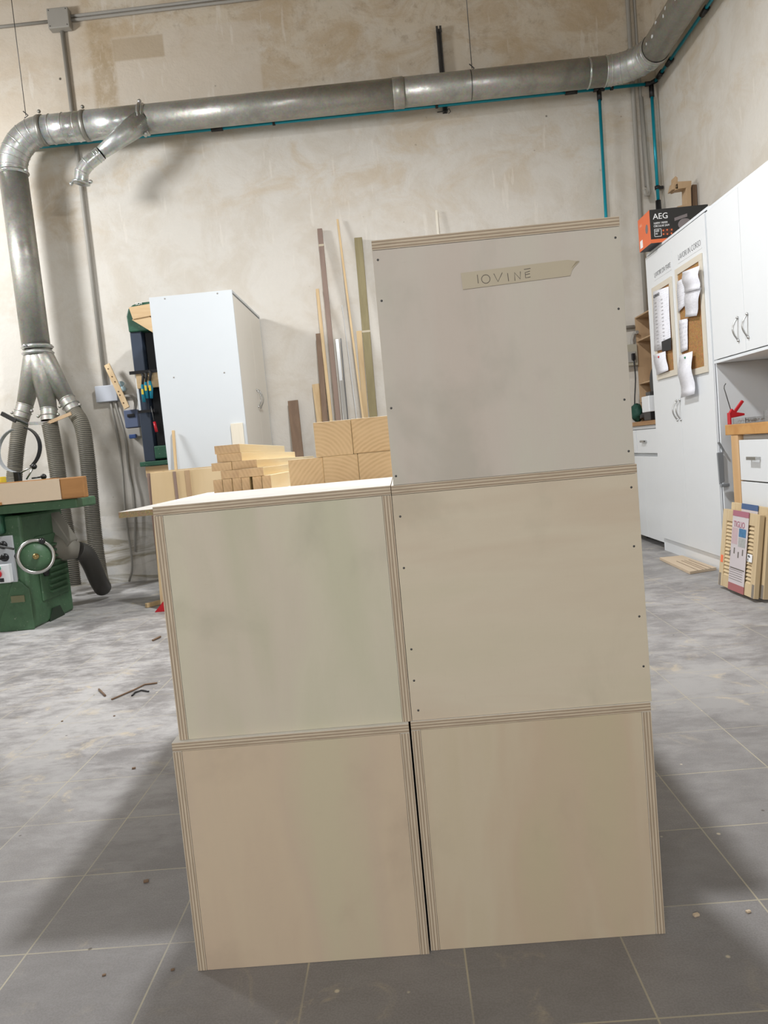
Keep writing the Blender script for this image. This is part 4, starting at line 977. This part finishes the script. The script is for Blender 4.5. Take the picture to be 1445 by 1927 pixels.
def sign(pix, txt, lab, size):
    x = XC-.0195; q = [W(*p, X=x) for p in pix]
    s = thing('label_strip', lab, 'sign', tuple(q[3]), 'label strips on the tall cabinet')
    y0, y1 = q[0].y, q[1].y; z1 = (q[0].z+q[1].z)/2; z0 = (q[2].z+q[3].z)/2
    MB().box(x-.0012, x, y1, y0, z0, z1).build('strip', plain('white_label', (226, 228, 230), .4, var=0), s)
    text_part('lettering', txt, size, M_BLACKINK, s, (x-.0016, y0-.018, z0+.022), (0, -1, 0), (0, 0, 1), width=abs(y0-y1)-.035, thin=.0012)
sign([(1230, 518), (1263, 495), (1263, 508), (1231, 529)], 'LAVORI DA FARE', 'white label strip reading LAVORI DA FARE on the left cabinet door', .056)
sign([(1274, 478), (1320, 452), (1321, 469), (1275, 495)], 'LAVORI IN CORSO', 'white label strip reading LAVORI IN CORSO on the right cabinet door', .060)

# circular saw carton
t = thing('tool_carton', 'black and orange circular saw carton on top of the tall cabinet', 'carton', (2.33, 6.16, 2.48))
xa, xb, ya, yb, za, zb = 2.105, 2.56, 6.03, 6.31, 2.481, 2.735
MB().box(xa, xb, ya, yb, za, zb, 0, {4: 1, 0: 2}).build('carton', [M_DCARD, M_ORANGE, plain('grey_card', (72, 74, 78), .6)], t, .002)
MB().box(xa+.001, xb, ya-.0012, ya, za, za+.028).build('orange_band', M_ORANGE, t)
text_part('brand_lettering', 'AEG', .062, M_WHITEINK, t, (xa+.025, ya-.001, zb-.075), (1, 0, 0), (0, 0, 1), 1.0)
text_part('product_lettering', '1600W 190MM\nCIRCULAR SAW', .022, M_WHITEINK, t, (xa+.027, ya-.001, zb-.113), (1, 0, 0), (0, 0, 1), .78)
m = MB(); x, z = xa+.03, za+.045
for a in ((x, x+.055, z, z+.003), (x, x+.055, z+.057, z+.06), (x, x+.003, z, z+.06), (x+.052, x+.055, z, z+.06)): m.box(a[0], a[1], ya-.0012, ya, a[2], a[3])
m.build('power_frame', M_WHITEINK, t)
text_part('power_lettering', '1600\n W', .022, M_WHITEINK, t, (xa+.033, ya-.001, za+.082), (1, 0, 0), (0, 0, 1), .8)
MB().box(xa+.092, xa+.175, ya-.0012, ya, za+.05, za+.10).build('icon_panel', plain('brown_print', (74, 46, 36), .5), t)
m = MB()
for i, (dx, dz) in enumerate(((.1, .088), (.13, .09), (.165, .088), (.1, .06), (.13, .058), (.162, .06))): m.ball((xa+dx, ya-.001, za+dz), .007, 0, 1, .2, 1, 8)
m.build('icons', M_ORANGE, t)
m = MB(); c_ = (xa+.27, ya-.001, za+.12)
m.ball(c_, .045, 0, 1.2, .04, 1); m.obox((c_[0]-.03, ya-.002, c_[2]+.055), (.05, 0, .012), (0, .001, 0), (0, 0, .012)); m.build('saw_picture', plain('grey_print', (120, 112, 112), .5), t)
m = MB(); m.ball((xa-.0005, ya+.08, za+.13), .03, 0, .04, 1, 1.2); m.build('end_picture', plain('grey_print', (120, 112, 112), .5), t)
text_part('end_lettering', 'AEG', .03, plain('pale_orange_print', (240, 180, 150), .5), t, (xa-.0008, yb-.04, zb-.07), (0, -1, 0), (0, 0, 1))
MB().box(xa-.0012, xa, yb-.09, yb-.03, za+.02, za+.08).build('barcode_label', M_WHITEINK, t)
# wooden bracket above the carton
t = thing('wooden_bracket', 'stepped brown plywood bracket standing behind the saw carton', 'bracket', (2.45, 6.5, 2.48))
def wb(pix, y=6.45, e=.1, mat=M_PLYTAN, nm='upright'):
    return MB().prism([W(*p, Y=y) for p in pix], (0, e, 0)).build(nm, mat, t, .002)
wb([(1268, 342), (1301, 340), (1301, 352), (1264, 357)], nm='cross_rail')
wb([(1291, 352), (1300, 351), (1302, 420), (1293, 420)], nm='upright')
wb([(1303, 347), (1311, 347), (1314, 420), (1304, 420)], 6.5, .12, M_BROWNW, 'rear_upright')
wb([(1271, 331), (1275, 334), (1276, 356), (1270, 358)], nm='peg')
wb([(1275, 388), (1292, 384), (1292, 394), (1275, 398)], nm='lower_rail')

# ------------------------------------------------------------------ low cabinet, worktop, open shelf in the corner
XL = 2.22
t = thing('low_cabinet', 'low white cabinet with drawers beside the tall cabinet', 'cabinet', (2.45, 6.85, 0))
MB().box(XL, XW-.01, 6.42, 6.438, .09, 1.075).build('side_panel', M_WHITE, t); MB().box(XL, XW-.01, 7.25, 7.268, .09, 1.075).build('side_panel', M_WHITE, t)
MB().box(XL+.02, XW-.01, 6.438, 7.25, .09, .108).build('bottom_panel', M_WHITE, t); MB().box(XL+.002, XL+.02, 6.438, 7.25, 1.045, 1.075).build('top_rail', M_WHITE, t)
MB().box(XL+.02, XW-.01, 6.45, 7.25, .112, 1.04).build('carcass', M_WHITE, t)
for a, b in ((6.43, 7.0), (7.02, 7.255)):
    d = facebox(a, b, .83, 1.04, XL-.001).build('drawer_front', M_WHITE2, t, .001)
    if a < 7:
        y = (a+b)/2+.06; m = MB().box(XL-.045, XL-.033, y-.06, y+.06, .925, .945).box(XL-.045, XL-.019, y-.06, y-.048, .927, .943).box(XL-.045, XL-.019, y+.048, y+.06, .927, .943); m.build('handle', M_CHROME, d, .002)
for a, b, hy in ((6.43, 6.84, 6.8), (6.845, 7.255, 7.10)):
    d = facebox(a, b, .06, .80, XL-.001).build('door', M_WHITE2, t, .001)
    if hy > 7: bow_handle(d, (XL-.019, hy, .64), (-1, 0, 0), .14)
for y in (6.5, 7.2): MB().lathe([(.02, 0), (.02, .09)], (XL+.1, y, 0), (0, 0, 1), 12).build('leg', M_BLACK, t)
o = MB().box(XL-.03, XW-.005, 6.405, 7.285, 1.077, 1.115).build('worktop', wood('butcher_block', (176, 140, 98), (150, 110, 72), (1, 6, 1), 12), None, .003); tag(o, 'brown wooden worktop on the low cabinet in the corner', 'worktop')
t = thing('shelf_unit', 'open plywood shelf unit in the corner above the low worktop', 'shelf', (2.5, 6.9, 1.116))
xs, ye = 2.34, 7.27
MB().box(xs, XW-.01, ye-.015, ye, 1.117, 2.09).build('side_panel', M_PLYTAN, t); MB().box(xs, XW-.01, 6.43, 6.445, 1.117, 2.09).build('side_panel', M_PLYTAN, t)
MB().box(XW-.02, XW-.01, 6.445, ye-.015, 1.117, 2.09).build('back_panel', M_PLYTAN, t)
MB().box(xs, XW-.01, 6.43, ye, 2.09, 2.102).build('top_panel', M_PLYTAN, t)
for z in (1.87, 1.47, 1.335): MB().box(xs, XW-.02, 6.445, ye-.015, z, z+.012).build('shelf_board', M_PINEX if z < 1.3 else M_PLYTAN, t)
MB().box(xs, xs+.012, 6.445, ye-.015, 1.30, 1.334).build('shelf_lip', M_PLYTAN, t)
def lump(name, c, r, mat, lab, cat, sx=1, sy=1, sz=1, seed=0, rough_=.14):
    m = MB().ball(c, r, 0, sx, sy, sz, 20); rnd = random.Random(seed)
    for v in m.v: v += Vector((rnd.uniform(-1, 1), rnd.uniform(-1, 1), rnd.uniform(-1, 1)))*r*rough_
    tag(m.build(name, mat), lab, cat)
MBAG = plain('white_plastic_bag', (220, 218, 216), .4)
lump('plastic_bag', (2.47, 6.95, 1.562), .085, MBAG, 'crumpled white bag on the upper shelf of the corner unit', 'bag', 1, 1.6, .8, 1)
lump('plastic_bag', (2.47, 6.97, 1.402), .062, MBAG, 'crumpled white bag on the lower shelf of the corner unit', 'bag', 1, 1.5, .75, 2)
p = W(1229, 715, X=2.3)
o = MB().lathe([(.0001, 0), (.10, 0), (.135, .006), (.14, .02), (.13, .03), (.0001, .03)], (2.30, p.y-.02, p.z-.02), (1, 0, 0), 28).build('grinding_disc', plain('dark_grey_disc', (58, 58, 58), .6)); tag(o, 'dark round disc hung on the front of the corner shelf unit', 'disc')
p = W(1226, 752, X=2.27)
t = thing('white_canister', 'white square container on the low worktop', 'container', (2.3, p.y, 1.116))
MB().box(2.20, 2.28, p.y-.13, p.y+.06, 1.19, 1.33).build('body', M_WHITE2, t, .006); MB().box(2.22, 2.27, p.y-.1, p.y+.0, 1.331, 1.365).build('cap', M_DARKST, t, .004)
MB().box(2.21, 2.29, p.y-.12, p.y+.05, 1.117, 1.19).build('base', M_BLACK, t, .004)
lump('tool_pile', (2.30, 6.95, 1.162), .055, M_BLACK, 'heap of black tools and cable on the low worktop', 'tool', 1.2, 2.0, .7, 3)
lump('green_pouch', (2.27, 7.16, 1.205), .065, plain('dark_green_fabric', (24, 70, 56), .7), 'dark green bag standing on the low worktop', 'bag', .8, 1, 1.25, 4)
# socket box and conduits in the corner
p = W(1192, 672, Y=7.25)
t = thing('wall_socket', 'beige wall socket box with a plugged black cable near the corner', 'socket', (p.x, 7.27, p.z))
MB().box(p.x-.1, p.x+.035, 7.23, 7.295, p.z-.08, p.z+.12).build('housing', plain('beige_plastic', (170, 164, 146), .5), t, .006)
MB().box(p.x-.06, p.x+.015, 7.222, 7.23, p.z-.05, p.z+.05).build('socket_plate', M_GREYP, t, .002)
MB().box(p.x-.03, p.x, 7.19, 7.222, p.z-.03, p.z+.03).build('plug', M_BLACK, t, .003)
m = MB(); m.tube(spline([(p.x-.015, 7.2, p.z-.03), (p.x-.01, 7.2, p.z-.2), (p.x-.03, 7.2, p.z-.4), (p.x-.04, 7.2, 1.14)], 6), .006, 8); m.build('cable', M_BLACK, t)
m = MB(); q = W(1192, 615, Y=7.27); m.tube([(q.x-.4, 7.275, q.z), (q.x+.01, 7.275, q.z)], .018, 10)
m.tube(spline([(q.x-.02, 7.27, p.z+.12), (q.x-.02, 7.27, q.z-.12), (q.x-.005, 7.25, q.z-.07), (q.x+.01, 7.2, q.z-.06)], 6), .017, 10)
tag(m.build('conduit', M_GREYP), 'short horizontal and bent grey conduits above the corner socket', 'conduit')

# ------------------------------------------------------------------ workbench with drawers
XBN = 2.10; ZB = 1.024
ye = W(1365, 800, X=XBN).y; yl0 = W(1378, 880, X=XBN).y; yl1 = W(1391, 880, X=XBN).y
t = thing('workbench', 'wooden topped workbench with white drawers at the right edge', 'workbench', (2.38, 4.3, 0))
MB().box(XBN-.005, XW-.035, 3.62, ye, ZB-.066, ZB).build('bench_top', M_BEECH, t, .004)
for x in (XBN, XW-.09):
    for a, b in ((yl1, yl0), (3.70, 3.75)): MB().box(x, x+.045, a, b, 0, ZB-.067).build('leg', wood('leg_beech', (222, 186, 142), (204, 164, 116), (1, 1, 8), 10), t, .003)
MB().box(XBN+.03, XW-.095, 3.76, yl1-.01, .30, ZB-.07).build('drawer_case', plain('grey_laminate', (176, 172, 166), .5), t)
z1_ = W(1400, 828, X=XBN).z; z2_ = W(1401, 904, X=XBN).z
for k, (a, b) in enumerate(((z2_, z1_), (z2_-.26, z2_-.008))):
    for ya, yb in ((4.29, yl1-.004), (3.77, 4.28)):
        d = MB().box(XBN+.004, XBN+.022, ya, yb, a, b).build('drawer_front', M_WHITE2, t, .002)
        y = W(1421, 862, X=XBN).y if yb > 4.3 else (ya+yb)/2; z = W(1421, 862, X=XBN).z if k == 0 else (a+b)/2
        if k == 1 and yb > 4.3: continue
        MB().box(XBN-.028, XBN-.016, y-.06, y+.06, z-.010, z+.010).box(XBN-.02, XBN+.004, y-.06, y-.05, z-.008, z+.008).box(XBN-.02, XBN+.004, y+.05, y+.06, z-.008, z+.008).build('handle', M_CHROME, d, .002)
# things on the bench
p = W(1373, 797, X=2.13); yy = p.y; ZT = ZB+.001; k = ZT-1.023
t = thing('squeeze_clamp', 'red squeeze clamp lying on the workbench', 'clamp', (p.x, yy, ZT))
MB().box(p.x-.006, p.x+.004, yy-.02, yy+.02, ZT, 1.10).build('jaw', M_RED, t, .002)
MB().prism([(p.x, yy-.02, 1.065), (p.x+.09, yy-.02, 1.075), (p.x+.09, yy-.02, 1.088), (p.x+.035, yy-.02, 1.10), (p.x+.012, yy-.02, 1.125), (p.x-.004, yy-.02, 1.10)], (0, .025, 0)).build('body', M_RED, t, .003)
MB().bar((p.x+.03, yy-.008, 1.10), (p.x+.085, yy-.008, 1.168), .02, .018, (0, 1, 0)).build('lever', M_RED, t, .003)
MB().tube([(p.x+.015, yy, 1.10), (p.x-.006, yy+.04, 1.26), (p.x-.004, yy+.04, 1.275), (p.x+.006, yy+.04, 1.29)], .0028, 6).build('hook_rod', M_DARKST, t)
def tray(x0, x1, y0, y1, h, lab, nscr, seed):
    t = thing('plastic_tray', lab, 'tray', ((x0+x1)/2, (y0+y1)/2, ZT), 'clear plastic trays on the workbench')
    m = MB().box(x0, x1, y0, y1, ZT, ZT+.002)
    for a in ((x0, x1, y0, y0+.002), (x0, x1, y1-.002, y1), (x0, x0+.002, y0, y1), (x1-.002, x1, y0, y1)): m.box(*a, ZT+.002, ZT+h)
    m.build('tray_shell', M_CLEAR, t)
    rnd = random.Random(seed); m = MB()
    for i in range(nscr):
        c = Vector((rnd.uniform(x0+.02, x1-.02), rnd.uniform(y0+.015, y1-.015), ZT+.009+rnd.uniform(0, .014))); a = rnd.uniform(0, 6.3)
        m.tube([c, c+Vector((math.cos(a)*.018, math.sin(a)*.012, rnd.uniform(-.003, .006)))], [.005, .002], 6)
    o = m.build('loose_screws', M_CHROME, t); o['kind'] = 'stuff'
tray(2.13, 2.27, yy-.22, yy-.05, .035, 'low clear tray of screws by the red clamp on the workbench', 60, 1)
tray(2.17, 2.35, 4.30, 4.50, .065, 'taller clear tray of screws at the right edge of the workbench', 60, 2)
o = MB().box(2.36, 2.5, 4.72, 4.80, ZT, 1.11).build('wood_offcut', M_PINEX, None, .002); tag(o, 'pine block standing behind the screw trays on the workbench', 'offcut')
p = W(1356, 880, Y=5.14); q = W(1350, 852, Y=5.13)
t = thing('metal_bracket', 'grey steel plate and hook hanging on the tall cabinet side', 'bracket', (p.x, 5.13, p.z))
MB().prism([W(*a, Y=5.14) for a in ((1349, 852), (1361, 850), (1364, 906), (1354, 912))], (0, .012, 0)).build('plate', plain('grey_steel_plate', (150, 154, 158), .4, .3), t, .004)
MB().bar(W(1352, 832, Y=5.14), W(1361, 848, Y=5.14), .02, .01, (0, 1, 0)).build('tab', plain('grey_steel_plate', (150, 154, 158), .4, .3), t)
MB().bar(W(1356, 914, Y=5.13), W(1372, 912, Y=5.13), .02, .02, (0, 1, 0)).build('hook', plain('grey_steel_plate', (150, 154, 158), .4, .3), t, .003)

# louvred shutters
def shutter(bx, y0, y1, h, lean, lab, col):
    """standing on the floor along Y, front face to -X, leaning back towards +X"""
    t = thing('louvred_shutter', lab, 'shutter', (bx, (y0+y1)/2, 0), 'wrapped louvred shutters')
    th = .028; n = Vector((-1, 0, lean/h)).normalized(); up = Vector((lean, 0, h)).normalized(); L = math.hypot(lean, h)
    def P(y, s, d=0): return Vector((bx, y, .003+.02*0)) + up*s + n*d
    def slab(name, ya, yb, s0, s1, d0, d1, mat, par=t, bev=.0015):
        c = (P(ya, s0, d0)+P(yb, s1, d1))/2
        return MB().obox(c, Vector((0, (yb-ya)/2, 0)), up*(s1-s0)/2, n*(d1-d0)/2).build(name, mat, par, bev)
    fw_ = .055; bot = .016
    for a, b in ((y0, y0+fw_), (y1-fw_, y1)): slab('stile', a, b, bot, L, 0, th, M_SHUT)
    slab('top_rail', y0+fw_, y1-fw_, L-.07, L, .002, th-.002, M_SHUT); slab('bottom_rail', y0+fw_, y1-fw_, bot, bot+.07, .002, th-.002, M_SHUT)
    m = MB(); k = 15
    for i in range(k):
        s = bot+.085+i*(L-.07-bot-.095)/(k-1); c = P((y0+y1)/2, s, th*.5)
        a = (up*.9+n*-.55).normalized(); b = a.cross(Vector((0, 1, 0)))
        m.obox(c, Vector((0, (y1-y0)/2-fw_+.002, 0)), a*.017, b*.003)
    m.build('slats', M_SHUT, t)
    lw = (y1-y0)*.24; ym = (y0+y1)/2+.0
    lb = slab('paper_label', ym-lw, ym+lw*.8, bot+.04, L-.03, th+.002, th+.0035, plain('pink_white_label', (206, 198, 200), .4), t, 0)
    slab('label_header', ym-lw, ym+lw*.8, L-.03, L+.004, th+.001, th+.0045, col, lb, 0)
    slab('label_footer', ym-lw, ym+lw*.8, bot+.0, bot+.045, th+.001, th+.004, plain('faded_red_print', (168, 104, 104), .5), lb, 0)
    slab('ink_block', ym+.01, ym+lw-.03, L*.60, L*.80, th+.0035, th+.0042, plain('pale_pink_print', (196, 172, 176), .5), lb, 0)
    slab('picture', ym-lw+.02, ym-.005, L*.70, L*.80, th+.0035, th+.0045, plain('blue_photo', (70, 120, 160), .4, var=.5, scale=60), lb, 0)
    slab('picture', ym-lw+.02, ym-.005, L*.58, L*.69, th+.0035, th+.0045, plain('grey_photo', (170, 172, 170), .4, var=.3, scale=60), lb, 0)
    slab('ink_block', ym-lw+.01, ym+lw*.7, L*.30, L*.315, th+.0035, th+.0042, M_INK, lb, 0)
    m = MB()
    for i in range(6): c = P(ym, bot+.07+i*.014, th+.0042); m.obox(c, Vector((0, lw*.75, 0)), up*.0012, n*.0004)
    for i in range(4): c = P(ym-lw*.6+i*.055, L*.52-(i % 2)*.02, th+.0042); m.obox(c, Vector((0, .007, 0)), up*.018, n*.0004)
    m.build('small_print', M_INK, lb)
    text_part('lettering', 'TIGLIO', .052, M_PINK, lb, P(ym+lw*.62, L-.095, th+.0045), (0, -1, 0), up, width=lw*1.25)
    slab('price_sticker', y0+fw_-.01, y0+fw_+.05, L*.44, L*.53, th+.004, th+.006, M_WHITEINK, t, 0)
    text_part('price_lettering', '100x\n65', .02, M_BLACKINK, t, P(y0+fw_+.045, L*.49, th+.0065), (0, -1, 0), up, .8)
    slab('orange_sticker', y1-.045, y1-.015, L*.33, L*.42, th+.0005, th+.0015, plain('fluorescent_orange', (250, 120, 80), .5), t, 0)
    for yy in (y0+.02, y1-.02): slab('dark_foot_stain', yy-.014, yy+.014, bot, bot+.08, th+.0002, th+.0008, plain('black_scuff', (132, 124, 114), .8), t, 0)
    return t
shutter(1.972, 4.265, 4.745, .495, .062, 'front louvred pine shutter with a pink TIGLIO label leaning at the bench', M_PINK)
shutter(2.012, 4.235, 4.715, .535, .062, 'rear louvred pine shutter with a blue topped label behind the other', plain('blue_print', (72, 98, 140), .4))

# grooved board on the floor
q = [W(*p, Z=.012) for p in ((1241, 1051), (1284, 1047), (1348, 1070), (1298, 1078))]
t = thing('grooved_board', 'small grooved pine board lying on the floor by the tall cabinet', 'board', tuple((q[0]+q[2])/2-Vector((0, 0, .012))))
MB().prism([(p.x, p.y, .001) for p in q], (0, 0, .02)).build('board', M_MDF, t, .0015)
m = MB()
for f in (.3, .5, .62, .8):
    a = q[0].lerp(q[1], f); b = q[3].lerp(q[2], f); s = a.lerp(b, .35); m.bar((s.x, s.y, .0213), (b.x, b.y, .0213), .006, .0008, (0, 1, 0))
m.build('grooves', M_BROWNW, t)

# ------------------------------------------------------------------ small debris on the floor
def twig(name, pts, r, mat, lab):
    tag(MB().tube([W(*p, Z=r+.001) for p in pts], r, 6).build(name, mat), lab, 'wood scrap', 'wood scraps on the floor')
twig('wood_splinter', [(210, 1316), (252, 1298), (272, 1288), (296, 1285)], .004, M_BROWNW, 'long thin brown splinter on the floor left of the boxes')
twig('wood_splinter', [(248, 1309), (254, 1303), (266, 1299), (280, 1301)], .004, M_BLACK, 'curved dark strip beside the long splinter')
twig('wood_splinter', [(186, 1297), (198, 1309)], .005, M_BROWNW, 'short dark stick left of the long splinter')
twig('wood_splinter', [(287, 1205), (302, 1198)], .006, M_BROWNW, 'brown shavings on the far floor beside the stack')
for a, b, s, m_, lab in ((252, 1447, .010, M_BROWNW, 'small dark wood chip on the lit floor'), (275, 1660, .010, M_BROWNW, 'dark chip in the shade left of the boxes'), (215, 1348, .007, M_BROWNW, 'tiny brown chip below the long splinter'),
                      (117, 1358, .007, M_BROWNW, 'tiny reddish chip on the floor at the left'), (1310, 1724, .010, M_MDF, 'pale wood flake on the floor right of the boxes'), (1408, 1717, .008, M_MDF, 'pale flake near the right edge of the floor'),
                      (196, 1836, .006, M_BROWNW, 'dark crumb near the sawdust at the lower left'), (325, 1826, .006, M_BROWNW, 'dark crumb beside the lower left box')):
    s *= .62; p = W(a, b, Z=0); mm = MB().obox((p.x, p.y, s*.5), (s, s*.3, 0), (-s*.2, s*.6, 0), (0, 0, s*.45))
    tag(mm.build('wood_chip', m_, None, .001), lab, 'wood chip', 'wood chips on the floor')
